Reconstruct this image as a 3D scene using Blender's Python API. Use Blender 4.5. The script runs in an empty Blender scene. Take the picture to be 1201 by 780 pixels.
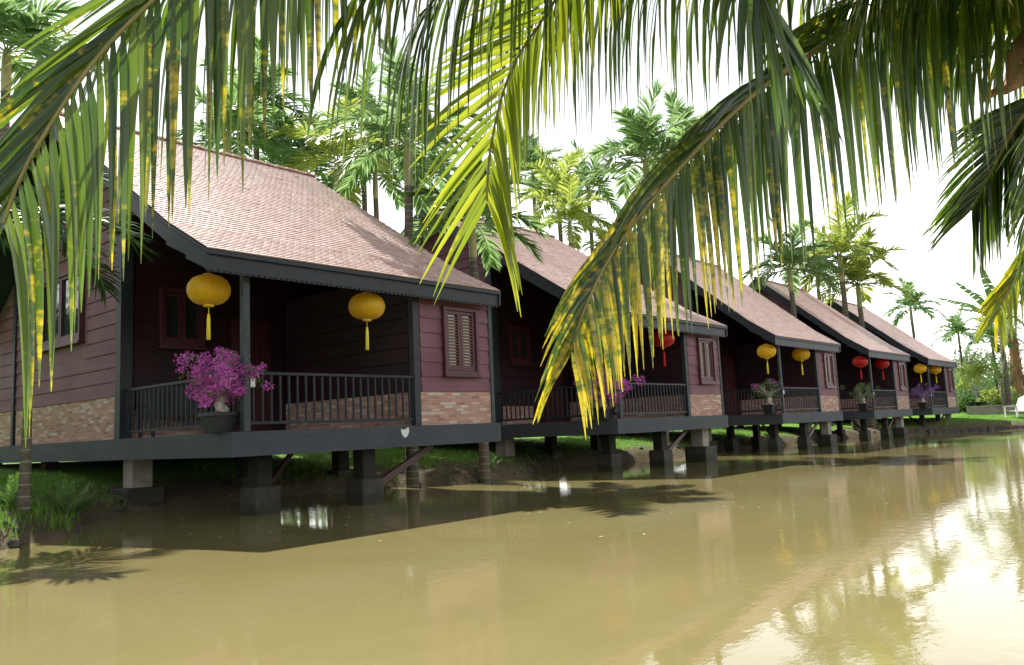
import bpy, math, random
from mathutils import Vector, Matrix, noise
R = math.radians
rnd = random.Random(7)
sc = bpy.context.scene
COL = sc.collection

# ------------------------------------------------------------------ camera
CF = Vector((0.76377085, 0.63428985, 0.11970996))
CR = Vector((0.64243049, -0.7649948, -0.0454535))
CU = Vector((-0.0627468, -0.11162139, 0.99176787))
CAM = Vector((0, 0, 1.23)); FPX = 950.0
cd = bpy.data.cameras.new('camera'); cam = bpy.data.objects.new('camera', cd); COL.objects.link(cam)
cd.sensor_width = 36; cd.lens = FPX / 1201 * 36; cd.clip_start = .05; cd.clip_end = 6000
cam.matrix_world = Matrix(((CR.x, CU.x, -CF.x, CAM.x), (CR.y, CU.y, -CF.y, CAM.y), (CR.z, CU.z, -CF.z, CAM.z), (0, 0, 0, 1)))
sc.camera = cam
def at(u, v, z):
    return CAM + (CF + CR * ((u - 600.5) / FPX) + CU * ((390 - v) / FPX)) * z

# ------------------------------------------------------------------ light
SUN = Vector((1.05, 3.05, 4.3)).normalized()
w = bpy.data.worlds.new('World'); sc.world = w; w.use_nodes = True
nt = w.node_tree; nt.nodes.clear()
sky = nt.nodes.new('ShaderNodeTexSky'); sky.sky_type = 'NISHITA'; sky.sun_disc = False
sky.sun_elevation = math.asin(SUN.z); sky.sun_rotation = math.atan2(SUN.x, SUN.y)
sky.air_density = 1.0; sky.dust_density = 2.0; sky.ozone_density = 1.0
hs = nt.nodes.new('ShaderNodeHueSaturation'); hs.inputs['Saturation'].default_value = .35
bg = nt.nodes.new('ShaderNodeBackground'); bg.inputs['Strength'].default_value = .12
wo = nt.nodes.new('ShaderNodeOutputWorld')
# bright, hazy sky: a thin white veil, brighter towards the horizon, over the clear-sky texture
gn = nt.nodes.new('ShaderNodeTexCoord'); sz = nt.nodes.new('ShaderNodeSeparateXYZ'); rp = nt.nodes.new('ShaderNodeValToRGB')
nt.links.new(gn.outputs['Generated'], sz.inputs[0]); nt.links.new(sz.outputs[2], rp.inputs[0])
e = rp.color_ramp.elements; e[0].position = 0.; e[0].color = (1.05, 1.04, 1.02, 1); e[1].position = .85; e[1].color = (.07, .075, .085, 1)
q = e.new(.22); q.color = (.90, .91, .93, 1); q = e.new(.34); q.color = (.60, .61, .64, 1); q = e.new(.48); q.color = (.40, .415, .44, 1); q = e.new(.6); q.color = (.14, .145, .155, 1)
vs = nt.nodes.new('ShaderNodeVectorMath'); vs.operation = 'SCALE'; vs.inputs['Scale'].default_value = VEIL = 11.5
nt.links.new(rp.outputs[0], vs.inputs[0]); mxw = nt.nodes.new('ShaderNodeMixRGB'); mxw.inputs[0].default_value = .85
nt.links.new(sky.outputs[0], hs.inputs['Color']); nt.links.new(hs.outputs[0], mxw.inputs[1]); nt.links.new(vs.outputs[0], mxw.inputs[2]); nt.links.new(mxw.outputs[0], bg.inputs[0]); nt.links.new(bg.outputs[0], wo.inputs[0])
ld = bpy.data.lights.new('sun', 'SUN'); ld.energy = 5.0; ld.angle = R(.5); ld.color = (1, .95, .86)
lo = bpy.data.objects.new('sun', ld); COL.objects.link(lo); lo.rotation_euler = SUN.to_track_quat('Z', 'Y').to_euler(); lo.location = (0, 0, 30)
sc.view_settings.view_transform = 'Standard'; sc.view_settings.look = 'None'
sc.view_settings.exposure = 1.0; sc.view_settings.gamma = 1
sc.cycles.max_bounces = 8; sc.cycles.transparent_max_bounces = 8; sc.cycles.use_denoising = True
sc.cycles.caustics_reflective = False; sc.cycles.caustics_refractive = False

# ------------------------------------------------------------------ materials
class N:
    def __init__(s, name):
        s.m = bpy.data.materials.new(name); s.m.use_nodes = True; s.t = s.m.node_tree; s.t.nodes.clear()
        s.out = s.t.nodes.new('ShaderNodeOutputMaterial')
    def n(s, k, **kw):
        x = s.t.nodes.new('ShaderNode' + k)
        for a, b in kw.items():
            if a in x.inputs.keys() if False else False: pass
            setattr(x, a, b)
        return x
    def l(s, a, b): s.t.links.new(a, b)
    def noise(s, scale, detail=4, rough=.55, vec=None, dist=0):
        x = s.n('TexNoise'); x.inputs['Scale'].default_value = scale; x.inputs['Detail'].default_value = detail
        x.inputs['Roughness'].default_value = rough; x.inputs['Distortion'].default_value = dist
        if vec: s.l(vec, x.inputs['Vector'])
        return x.outputs['Fac']
    def coord(s, kind='Object', scale=(1, 1, 1), rot=(0, 0, 0)):
        if kind == 'World':
            g = s.n('NewGeometry').outputs['Position']
        else:
            g = s.n('TexCoord').outputs[kind]
            oi = s.n('ObjectInfo'); vm = s.n('VectorMath'); vm.operation = 'MULTIPLY_ADD'
            s.l(oi.outputs['Random'], vm.inputs[0]); vm.inputs[1].default_value = (31, 17, 23) if kind == 'Object' else (31.05, 6.8, 0); s.l(g, vm.inputs[2]); g = vm.outputs[0]
        mp = s.n('Mapping'); mp.inputs['Scale'].default_value = scale; mp.inputs['Rotation'].default_value = rot
        s.l(g, mp.inputs['Vector']); return mp.outputs[0]
    def ramp(s, fac, stops):
        x = s.n('ValToRGB'); e = x.color_ramp.elements
        while len(e) < len(stops): e.new(.5)
        for i, (p, c) in enumerate(stops):
            e[i].position = p; e[i].color = (c[0], c[1], c[2], 1) if not isinstance(c, (int, float)) else (c, c, c, 1)
        s.l(fac, x.inputs[0]); return x.outputs[0]
    def mix(s, fac, a, b, mode='MIX'):
        x = s.n('MixRGB'); x.blend_type = mode
        for i, q in ((0, fac), (1, a), (2, b)):
            if isinstance(q, (int, float)): x.inputs[i].default_value = q
            elif isinstance(q, tuple): x.inputs[i].default_value = (q[0], q[1], q[2], 1)
            else: s.l(q, x.inputs[i])
        return x.outputs[0]
    def math(s, op, a, b=0, c=0):
        x = s.n('Math'); x.operation = op
        for i, q in enumerate((a, b, c)):
            if isinstance(q, (int, float)): x.inputs[i].default_value = q
            else: s.l(q, x.inputs[i])
        return x.outputs[0]
    def bsdf(s, col, rough=.6, spec=.5, bump=None, bstr=.3, bdist=.02, metal=0, out=True):
        b = s.n('BsdfPrincipled')
        if isinstance(col, tuple): b.inputs['Base Color'].default_value = (*col, 1)
        else: s.l(col, b.inputs['Base Color'])
        if isinstance(rough, (int, float)): b.inputs['Roughness'].default_value = rough
        else: s.l(rough, b.inputs['Roughness'])
        b.inputs['Specular IOR Level'].default_value = spec; b.inputs['Metallic'].default_value = metal
        if bump is not None:
            bp = s.n('Bump'); bp.inputs['Strength'].default_value = bstr; bp.inputs['Distance'].default_value = bdist
            s.l(bump, bp.inputs['Height']); s.l(bp.outputs[0], b.inputs['Normal'])
        if out: s.l(b.outputs[0], s.out.inputs[0])
        return b
M = {}
def painted(name, c1, c2, rough=.5, wear=None, scale=1.5, bstr=.25, spec=.25):
    k = N(name); v = k.coord('UV', (1, 1, 1))
    a = k.noise(scale, 6, .6, v); g = k.noise(1, 5, .6, k.coord('UV', (1.2, 26, 1)))
    col = k.mix(k.ramp(a, [(.3, 0.), (.7, 1.)]), c1, c2)
    col = k.mix(k.math('MULTIPLY', k.ramp(g, [(.35, 0.), (.65, 1.)]), .35), col, tuple(x * .62 for x in c1))
    if wear:
        wv = k.noise(9, 8, .7, v); col = k.mix(k.ramp(wv, [(wear[0], 0.), (wear[0] + .05, 1.)]), col, wear[1])
    k.bsdf(col, rough, spec, k.mix(.5, a, g), bstr, .012)
    M[name] = k.m
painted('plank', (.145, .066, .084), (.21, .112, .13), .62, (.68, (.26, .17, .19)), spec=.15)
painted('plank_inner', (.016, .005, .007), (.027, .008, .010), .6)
painted('maroon_trim', (.065, .018, .024), (.10, .034, .04), .42)
painted('rail_paint', (.009, .012, .017), (.017, .021, .027), .5)
painted('trim_dark', (.05, .012, .015), (.075, .02, .024), .45)
painted('dark_paint', (.015, .019, .026), (.026, .032, .041), .5, (.7, (.12, .13, .14)), 3)
painted('slab_paint', (.036, .043, .053), (.058, .067, .078), .62, (.735, (.22, .23, .22)), 1.2)
painted('floor_wood', (.06, .025, .025), (.09, .04, .04), .4)
painted('post_paint', (.030, .040, .048), (.060, .074, .082), .6, (.62, (.20, .21, .21)), 4)
k = N('concrete'); v = k.coord('UV'); a = k.noise(3, 8, .65, v)
zz = k.n('SeparateXYZ'); k.l(k.n('NewGeometry').outputs['Position'], zz.inputs[0])
col = k.ramp(a, [(.25, (.16, .14, .115)), (.55, (.27, .25, .215)), (.8, (.36, .34, .30))])
wet = k.ramp(k.math('ADD', zz.outputs[2], k.math('MULTIPLY', a, .3)), [(.28, 1.), (.55, 0.)])
k.bsdf(k.mix(wet, col, (.055, .055, .035)), .8, .3, a, .4, .02); M['concrete'] = k.m
k = N('dark_pile'); a = k.noise(5, 6, .7, k.coord('Object')); k.bsdf(k.ramp(a, [(.3, (.010, .010, .009)), (.7, (.03, .027, .022))]), .8, .3, a, .4, .02); M['dark_pile'] = k.m  # under-deck shade put into the colour of the darker piles
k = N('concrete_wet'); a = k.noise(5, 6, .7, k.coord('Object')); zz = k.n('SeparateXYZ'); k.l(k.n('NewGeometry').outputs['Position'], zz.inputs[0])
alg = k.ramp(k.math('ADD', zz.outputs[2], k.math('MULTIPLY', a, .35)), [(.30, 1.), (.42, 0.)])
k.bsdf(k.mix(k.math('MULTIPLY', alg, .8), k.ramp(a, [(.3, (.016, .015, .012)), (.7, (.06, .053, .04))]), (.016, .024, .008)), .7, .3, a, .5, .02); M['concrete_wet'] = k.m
# brick
k = N('brick'); v = k.coord('UV')
br = k.n('TexBrick'); br.offset = .5; br.inputs['Scale'].default_value = 1
for nme, val in (('Mortar Size', .008), ('Brick Width', .225), ('Row Height', .062), ('Bias', 0.0), ('Mortar Smooth', .25)):
    br.inputs[nme].default_value = val
br.inputs['Color1'].default_value = (0, 0, 0, 1); br.inputs['Color2'].default_value = (1, 1, 1, 1); br.inputs['Mortar'].default_value = (.5, .5, .5, 1)
k.l(v, br.inputs['Vector'])
big = k.noise(2.2, 5, .6, v); fine = k.noise(38, 4, .7, v)
f = k.mix(.15, br.outputs['Color'], big)
bc = k.ramp(f, [(.1, (.25, .095, .065)), (.3, (.45, .20, .12)), (.5, (.34, .19, .145)), (.7, (.50, .27, .18)), (.92, (.56, .47, .43))])
bc = k.mix(.2, bc, k.ramp(fine, [(.3, (.2, .13, .1)), (.7, (.6, .5, .43))]))
bc = k.mix(k.ramp(k.noise(5, 6, .7, v), [(.66, 0.), (.76, .8)]), bc, (.55, .51, .47))
bc = k.mix(br.outputs['Fac'], bc, (.30, .28, .26))
hgt = k.mix(.75, fine, k.ramp(br.outputs['Fac'], [(0, 1.), (1, 0.)]))
k.bsdf(bc, .85, .25, hgt, .7, .012); M['brick'] = k.m
# roof tile: per-tile random in attribute
k = N('roof_tile'); at_ = k.n('Attribute'); at_.attribute_name = 'rnd'
sx = k.n('SeparateColor'); k.l(at_.outputs['Color'], sx.inputs[0])
wn = k.noise(.5, 6, .65, k.coord('Object', (1.6, .35, .35))); fn = k.noise(25, 5, .6, k.coord('Object'))
col = k.ramp(sx.outputs[0], [(0, (.46, .30, .27)), (.3, (.53, .385, .355)), (.75, (.57, .43, .405)), (1, (.63, .51, .49))])
col = k.mix(k.ramp(wn, [(.5, 0.), (.72, .55)]), col, (.40, .30, .28))
col = k.mix(k.math('MULTIPLY', k.ramp(fn, [(.55, 0.), (.75, 1.)]), .25), col, (.24, .15, .12))
k.bsdf(col, .42, .6, fn, .3, .01); M['roof_tile'] = k.m
k = N('ridge_tile'); fn = k.noise(7, 6, .7, k.coord('Object'))
k.bsdf(k.ramp(fn, [(.35, (.36, .19, .15)), (.55, (.5, .3, .25)), (.66, (.62, .55, .5))]), .7, .3, fn, .4, .01); M['ridge_tile'] = k.m
k = N('mortar_chip'); k.bsdf((.55, .52, .48), .9, .2); M['mortar'] = k.m
# glass
k = N('window_glass'); k.bsdf((.02, .025, .025), .04, .8, k.noise(3, 2, .5, k.coord('Object')), .08, .02); M['glass'] = k.m
k = N('lamp_glass'); b = k.bsdf((.55, .6, .6), .15, .6); b.inputs['Transmission Weight'].default_value = .5; M['lamp_glass'] = k.m
k = N('black_metal'); k.bsdf((.02, .02, .022), .4, .5); M['black_metal'] = k.m
k = N('louver_wood'); k.bsdf((.24, .15, .10), .5, .4); M['louver'] = k.m
k = N('white_plastic'); k.bsdf((.7, .7, .68), .4, .5); M['white'] = k.m
k = N('white_paint_peel'); k.bsdf((.6, .62, .62), .8, .2); M['peel'] = k.m
k = N('pot_black'); k.bsdf((.011, .012, .014), .5, .3, k.noise(12, 4, .6, k.coord('Object')), .2, .01); M['pot'] = k.m
k = N('soil'); k.bsdf((.05, .035, .025), .95, .1); M['soil'] = k.m
def lantern_mat(name, c, c2):
    k = N(name); v = k.coord('UV', (1, 1, 1)); a = k.noise(2.5, 5, .6, k.coord('Object', (8, 8, 2)))
    col = k.mix(a, c, c2); wv = k.noise(140, 2, .5, k.coord('Object', (1, 1, 6)))
    b = k.bsdf(col, .38, .45, wv, .12, .004, out=False)
    try: b.inputs['Sheen Weight'].default_value = .25
    except Exception: pass
    t = k.n('BsdfTranslucent'); k.l(col, t.inputs[0]); mx = k.n('MixShader'); mx.inputs[0].default_value = .5
    k.l(b.outputs[0], mx.inputs[1]); k.l(t.outputs[0], mx.inputs[2]); k.l(mx.outputs[0], k.out.inputs[0]); M[name] = k.m
lantern_mat('silk_yellow', (.93, .64, .02), (.84, .54, .015))
lantern_mat('silk_red', (.70, .018, .012), (.55, .012, .01))
k = N('gold_trim'); k.bsdf((.72, .5, .05), .4, .5); M['gold'] = k.m
k = N('tassel_yellow'); k.bsdf((.75, .68, .05), .8, .2); M['tassel'] = k.m
k = N('tassel_red'); k.bsdf((.5, .03, .02), .8, .2); M['tassel_red'] = k.m

def leaf_mat(name, dark, light, spot=None, trans=.45, rough=.38, spots=(.57, .70), tcol=None, tip=0.):
    """leaf attribute: r = random per leaflet, g = position along it"""
    k = N(name); a = k.n('Attribute'); a.attribute_name = 'rnd'; sp = k.n('SeparateColor'); k.l(a.outputs['Color'], sp.inputs[0])
    col = k.mix(sp.outputs[0], dark, light)
    if spot:
        cv = k.n('CombineXYZ'); k.l(k.math('MULTIPLY', sp.outputs[0], 61.), cv.inputs[0]); k.l(k.math('MULTIPLY', sp.outputs[1], 5.5), cv.inputs[1])
        n1 = k.noise(1, 4, .7, cv.outputs[0]); n2 = k.noise(26, 4, .7, k.coord('World'))
        nz = k.math('ADD', k.math('MULTIPLY', n1, .62), k.math('MULTIPLY', n2, .38))
        nz = k.math('ADD', nz, k.math('MULTIPLY', k.math('SUBTRACT', sp.outputs[1], .45), .10))
        nz = k.math('ADD', nz, k.math('MULTIPLY', k.math('SUBTRACT', sp.outputs[2], .5), .34))
        ms = k.ramp(nz, [(spots[0], 0.), (spots[1], 1.)])
        col = k.mix(ms, col, spot)
        bn = k.ramp(k.noise(34, 3, .6, k.coord('World')), [(.66, 0.), (.72, 1.)])
        col = k.mix(k.math('MULTIPLY', bn, ms), col, (.22, .09, .02))
    tc = k.mix(.0, col, col) if tcol is None else k.mix(1., col, tcol, 'MULTIPLY')
    b = k.bsdf(col, rough, .5, out=False)
    if name.startswith('coconut'): b.inputs['Coat Weight'].default_value = .6; b.inputs['Coat Roughness'].default_value = .22
    t = k.n('BsdfTranslucent'); k.l(tc, t.inputs[0])
    mx = k.n('MixShader'); mx.inputs[0].default_value = trans
    k.l(b.outputs[0], mx.inputs[1]); k.l(t.outputs[0], mx.inputs[2]); k.l(mx.outputs[0], k.out.inputs[0]); M[name] = k.m
leaf_mat('coconut_leaf', (.028, .07, .020), (.13, .20, .03), (.55, .44, .03), .43, .24, tcol=(1.6, 1.65, .85))
leaf_mat('coconut_leaf_yellow', (.16, .24, .025), (.34, .40, .035), (.62, .50, .03), .5, .35, tcol=(1.3, 1.25, .8))
leaf_mat('areca_leaf', (.08, .17, .055), (.22, .35, .12), None, .55, .42, tcol=(1.4, 1.3, 1.4))
leaf_mat('areca_leaf_yellow', (.18, .28, .06), (.42, .48, .10), None, .55, .42, tcol=(1.15, 1.1, 1.1))
leaf_mat('dark_leaf', (.02, .05, .02), (.05, .10, .035), None, .3, .4)
leaf_mat('bush_leaf', (.05, .13, .03), (.16, .28, .06), None, .4, .5)
leaf_mat('pale_leaf', (.11, .17, .08), (.24, .32, .15), None, .35, .5)
leaf_mat('banana_leaf', (.07, .14, .05), (.14, .24, .07), None, .4, .35)
leaf_mat('petal', (.50, .06, .44), (.76, .22, .68), None, .4, .6)
leaf_mat('petal_purple', (.30, .07, .55), (.46, .16, .68), None, .4, .6)
leaf_mat('grass_blade', (.07, .18, .02), (.18, .33, .04), None, .4, .5)
leaf_mat('dry_fiber', (.22, .12, .05), (.36, .22, .1), None, .3, .7)
k = N('rachis'); k.bsdf(k.ramp(k.noise(6, 4, .6, k.coord('Object')), [(.3, (.16, .17, .04)), (.7, (.34, .28, .09))]), .4, .5); M['rachis'] = k.m
k = N('areca_stem'); k.bsdf((.12, .18, .05), .5, .4); M['areca_stem'] = k.m
k = N('crownshaft'); k.bsdf(k.ramp(k.noise(4, 4, .6, k.coord('Object', (1, 1, .4))), [(.3, (.14, .19, .06)), (.7, (.36, .31, .12))]), .45, .45); M['crownshaft'] = k.m
k = N('palm_bark'); zn = k.n('SeparateXYZ'); k.l(k.coord('Object'), zn.inputs[0])
st = k.math('FRACT', k.math('MULTIPLY', k.math('ADD', zn.outputs[2], k.math('MULTIPLY', k.noise(5, 3, .5, k.coord('Object')), .03)), 6.))
rg = k.ramp(st, [(.0, 1.), (.10, 1.), (.18, 0.), (1, 0.)])
bc = k.ramp(k.noise(11, 7, .7, k.coord('Object')), [(.3, (.055, .047, .035)), (.7, (.14, .12, .09))])
k.bsdf(k.mix(rg, bc, (.19, .18, .15)), .85, .2, k.mix(.5, rg, bc), .5, .02); M['bark'] = k.m
k = N('stump_bark'); a = k.noise(14, 6, .7, k.coord('Object')); k.bsdf(k.ramp(a, [(.35, (.2, .18, .15)), (.6, (.52, .5, .46))]), .9, .2, a, .6, .02); M['stump'] = k.m
k = N('husk'); a = k.noise(6, 6, .7, k.coord('Object', (1, 1, 5))); k.bsdf(k.ramp(a, [(.3, (.26, .14, .06)), (.7, (.52, .34, .19))]), .8, .2, a, .6, .02); M['husk'] = k.m
k = N('coconut'); a = k.noise(4, 4, .6, k.coord('Object')); k.bsdf(k.ramp(a, [(.3, (.16, .19, .04)), (.7, (.34, .28, .07))]), .45, .45); M['coconut'] = k.m

# ground
k = N('ground'); P = k.coord('World'); sp = k.n('SeparateXYZ'); k.l(P, sp.inputs[0])
n1 = k.noise(.35, 6, .6, P); n2 = k.noise(3.5, 7, .7, P); n3 = k.noise(45, 4, .7, P); n4 = k.noise(1.3, 5, .6, P)
gr = k.mix(n2, (.075, .20, .018), (.16, .34, .035))
gr = k.mix(k.math('MULTIPLY', n3, .6), gr, (.05, .10, .015))
gr = k.mix(k.ramp(n1, [(.55, 0.), (.75, .6)]), gr, (.17, .21, .05))
mud = k.ramp(k.mix(.5, n2, n3), [(.3, (.055, .045, .03)), (.6, (.15, .12, .08)), (.8, (.24, .2, .14))])
mk = k.ramp(k.math('ADD', sp.outputs[2], k.math('MULTIPLY', k.math('SUBTRACT', n4, .5), .7)), [(.38, 1.), (.56, 0.)])
k.bsdf(k.mix(mk, gr, mud), .95, .15, k.mix(.4, n3, n2), .8, .06); M['ground'] = k.m
# water
k = N('water'); P = k.coord('World'); 
rip = k.noise(4.6, 3, .5, k.coord('World', (1.0, 1.6, 1), (0, 0, R(-15))), .3)
rip2 = k.noise(19, 3, .5, k.coord('World', (.7, 1.5, 1), (0, 0, R(40))))
rip3 = k.noise(.35, 2, .5, P)
calm = k.ramp(rip3, [(.38, .25), (.62, 1.)])
h = k.math('MULTIPLY', k.math('ADD', k.math('MULTIPLY', rip, .26), k.math('MULTIPLY', rip2, .085)), calm)
murk = k.mix(k.ramp(k.noise(.22, 6, .65, P, .8), [(.35, 0.), (.65, 1.)]), (.195, .168, .072), (.232, .20, .088))
b = k.bsdf(murk, .02, .5, h, .24, .035); b.inputs['IOR'].default_value = 1.333; M['water'] = k.m
k = N('floating_scum'); k.bsdf((.5, .46, .36), .9, .1); M['scum'] = k.m
k = N('curb_stone'); a = k.noise(6, 6, .7, k.coord('World')); k.bsdf(k.ramp(a, [(.35, (.03, .03, .025)), (.7, (.13, .12, .10))]), .9, .2, a, .5, .03); M['curb'] = k.m
k = N('far_foliage'); a = k.noise(1.2, 8, .7, k.coord('World')); k.bsdf(k.ramp(a, [(.35, (.06, .10, .05)), (.7, (.16, .22, .10))]), .9, .1, a, .8, .3); M['far'] = k.m

# ------------------------------------------------------------------ mesh builder
class MB:
    def __init__(s): s.v = []; s.f = []; s.mi = []; s.r = []; s.sm = []
    def face(s, pts, mi=0, r=(.5, .5, .5), smooth=False):
        b = len(s.v); s.v += [tuple(p) for p in pts]; s.f.append(tuple(range(b, b + len(pts)))); s.mi.append(mi); s.r.append(r); s.sm.append(smooth)
    def grid(s, rows, mi=0, r=(.5, .5, .5), closed=False, smooth=True, rf=None):
        b = len(s.v); n = len(rows[0])
        for q in rows: s.v += [tuple(p) for p in q]
        for i in range(len(rows) - 1):
            for j in range(n if closed else n - 1):
                j2 = (j + 1) % n
                s.f.append((b + i * n + j, b + i * n + j2, b + (i + 1) * n + j2, b + (i + 1) * n + j)); s.mi.append(mi)
                s.r.append((rf(i), rf(i), rf(i + 1), rf(i + 1)) if rf else r); s.sm.append(smooth)
    def box(s, x0, y0, z0, x1, y1, z1, mi=0):
        v = [(x0, y0, z0), (x1, y0, z0), (x1, y1, z0), (x0, y1, z0), (x0, y0, z1), (x1, y0, z1), (x1, y1, z1), (x0, y1, z1)]
        for q in ((0, 3, 2, 1), (4, 5, 6, 7), (0, 1, 5, 4), (1, 2, 6, 5), (2, 3, 7, 6), (3, 0, 4, 7)): s.face([v[i] for i in q], mi)
        return s
    def bar(s, a, b, w, h, up=(0, 0, 1), mi=0):
        a = Vector(a); b = Vector(b); t = (b - a).normalized(); up = Vector(up)
        x = t.cross(up)
        if x.length < .01: x = t.cross(Vector((0, 1, 0)))
        x.normalize(); y = x.cross(t)
        v = [p + x * (i * w / 2) + y * (j * h / 2) for p in (a, b) for i, j in ((-1, -1), (1, -1), (1, 1), (-1, 1))]
        for q in ((0, 1, 2, 3), (7, 6, 5, 4), (0, 4, 5, 1), (1, 5, 6, 2), (2, 6, 7, 3), (3, 7, 4, 0)): s.face([v[i] for i in q], mi)
        return s
    def tube(s, pts, rad, n=8, mi=0, caps=True, jit=0):
        pts = [Vector(p) for p in pts]; rows = []
        if isinstance(rad, (int, float)): rad = [rad] * len(pts)
        px = None
        for i, p in enumerate(pts):
            t = (pts[min(i + 1, len(pts) - 1)] - pts[max(i - 1, 0)]).normalized()
            if px is None: px = t.cross(Vector((.13, 1, .07))).normalized() if abs(t.z) > .7 else t.cross(Vector((0, 0, 1))).normalized()
            px = (px - t * px.dot(t)).normalized(); py = t.cross(px)
            rows.append([p + (px * math.cos(2 * math.pi * j / n) + py * math.sin(2 * math.pi * j / n)) * rad[i] * (1 + jit * (rnd.random() - .5)) for j in range(n)])
        s.grid(rows, mi, closed=True)
        if caps: s.face(rows[0][::-1], mi); s.face(rows[-1], mi)
        return s
    def lathe(s, prof, n=20, c=(0, 0, 0), mi=0, lobe=0, nl=0):
        rows = []
        for r_, z in prof:
            rows.append([(c[0] + r_ * (1 + lobe * abs(math.cos(math.pi * nl * j / n)) if nl else r_ * 0 + r_ / r_ * 1 if r_ else 0) * math.cos(2 * math.pi * j / n) if False else
                          c[0] + r_ * (1 - (lobe * (1 - abs(math.sin(math.pi * nl * j / n))) if nl else 0)) * math.cos(2 * math.pi * j / n),
                          c[1] + r_ * (1 - (lobe * (1 - abs(math.sin(math.pi * nl * j / n))) if nl else 0)) * math.sin(2 * math.pi * j / n), c[2] + z) for j in range(n)])
        s.grid(rows, mi, closed=True); return s
    def build(s, name, mats, parent=None, off=(0, 0, 0), bevel=0, merge=False):
        me = bpy.data.meshes.new(name)
        me.from_pydata([(a + off[0], b + off[1], c + off[2]) for a, b, c in s.v], [], s.f)
        if not isinstance(mats, (list, tuple)): mats = [mats]
        for m in mats: me.materials.append(M[m] if isinstance(m, str) else m)
        me.polygons.foreach_set('material_index', s.mi); me.polygons.foreach_set('use_smooth', s.sm)
        ca = me.color_attributes.new('rnd', 'FLOAT_COLOR', 'CORNER'); uv = me.uv_layers.new(name='UVMap')
        cols = []; uvs = []
        for p in me.polygons:
            nx, ny, nz = p.normal; c = s.r[p.index]
            four = isinstance(c[0], tuple)
            for q_, vi in enumerate(p.vertices):
                cc = c[q_] if four else c
                cols += [cc[0], cc[1], cc[2], 1]; x, y, z = me.vertices[vi].co
                if abs(nz) > .8: uvs += [x, y]
                elif abs(nx) > abs(ny): uvs += [y, z]
                else: uvs += [x, z]
        ca.data.foreach_set('color', cols); uv.data.foreach_set('uv', uvs)
        o = bpy.data.objects.new(name, me); COL.objects.link(o)
        if parent: o.parent = parent
        if bevel:
            md = o.modifiers.new('bevel', 'BEVEL'); md.width = bevel; md.segments = 2; md.limit_method = 'ANGLE'
            wd = o.modifiers.new('weld', 'WELD'); wd.merge_threshold = .0004
            o.modifiers.move(1, 0)
        return o
def tag(o, label=None, cat=None, group=None, kind=None):
    for a, b in (('label', label), ('category', cat), ('group', group), ('kind', kind)):
        if b: o[a] = b
    return o
def empty(name, loc=(0, 0, 0), rz=0, sc_=1):
    o = bpy.data.objects.new(name, None); COL.objects.link(o); o.location = loc; o.rotation_euler = (0, 0, rz); o.scale = (sc_,) * 3
    o.empty_display_size = .2; return o
def copy_tree(o, parent=None):
    c = o.copy(); COL.objects.link(c)
    if parent: c.parent = parent
    for ch in [x for x in bpy.data.objects if x.parent == o]: copy_tree(ch, c)
    return c

# ------------------------------------------------------------------ ground and water
SHORE_FAR = [(-400, 13), (-30, 13.2), (-8, 12.6), (0, 11.9), (3.4, 11.9), (5.0, 12.6), (5.9, 14.2), (6.3, 15.0), (8, 15.4), (11, 15.6), (12.9, 15.0), (13.7, 14.2), (14.6, 13.3), (16, 13.4), (18.5, 14.7), (21, 15.4),
             (24.3, 14.5), (26, 14.0), (28, 14.6), (32, 15.6), (35.4, 14.5), (37.2, 13.4), (39.5, 14.6), (43, 15.6), (46.5, 14.2), (49, 13.4), (50.6, 12.0), (51.8, 10.9), (52.8, 9.3), (55.5, 7.7), (58, 3), (60, -3.5)]
SHORE_NEAR = [(60, -3.5), (40, -2.6), (20, -1.2), (8, -.7), (4, .1), (2, .7), (0, .9), (-8, 1.1), (-400, 1)]
RING = SHORE_FAR + SHORE_NEAR[1:]
def inside(x, y):
    c = False; n = len(RING)
    for i in range(n):
        (x1, y1), (x2, y2) = RING[i], RING[(i + 1) % n]
        if (y1 > y) != (y2 > y) and x < (x2 - x1) * (y - y1) / (y2 - y1) + x1: c = not c
    return c
def sdist(x, y):
    d = 1e9; n = len(RING)
    for i in range(n):
        (x1, y1), (x2, y2) = RING[i], RING[(i + 1) % n]
        dx, dy = x2 - x1, y2 - y1; t = max(0, min(1, ((x - x1) * dx + (y - y1) * dy) / (dx * dx + dy * dy)))
        d = min(d, math.hypot(x - x1 - dx * t, y - y1 - dy * t))
    return -d if inside(x, y) else d
def gz(x, y):
    if abs(x) < 130 and -60 < y < 90:
        d = sdist(x, y)
        if d < 6: d += .35 * noise.noise(Vector((x * .9, y * .9, 0))) + .12 * noise.noise(Vector((x * 3.1, y * 3.1, 4)))
    else: d = 60
    if d < 0: return max(-1.4, d * .7)
    near = 1 if y > 4 else .35
    return (.30 * (1 - math.exp(-d / .28)) + .72 * (1 - math.exp(-d / 4.0))) * near + .04 * noise.noise(Vector((x * .4, y * .4, 9))) * min(1, d)
def axis(lo, hi, fl, fh, step, g=1.22):
    a = [fl]; 
    while a[-1] < fh: a.append(a[-1] + step)
    s_ = step
    while a[-1] < hi: s_ *= g; a.append(a[-1] + s_)
    s_ = step; b = [fl]
    while b[-1] > lo: s_ *= g; b.append(b[-1] - s_)
    return b[:0:-1] + a
xs = axis(-2500, 3000, -2, 66, .33); ys = axis(-2500, 3000, 7.2, 20, .26)
mb = MB(); mb.grid([[(x, y, gz(x, y)) for x in xs] for y in ys])
tag(mb.build('ground', 'ground'), kind='structure')
mb = MB(); mb.face([(-400, -20, 0), (75, -20, 0), (75, 30, 0), (-400, 30, 0)])
tag(mb.build('water', 'water'), kind='structure')

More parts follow.
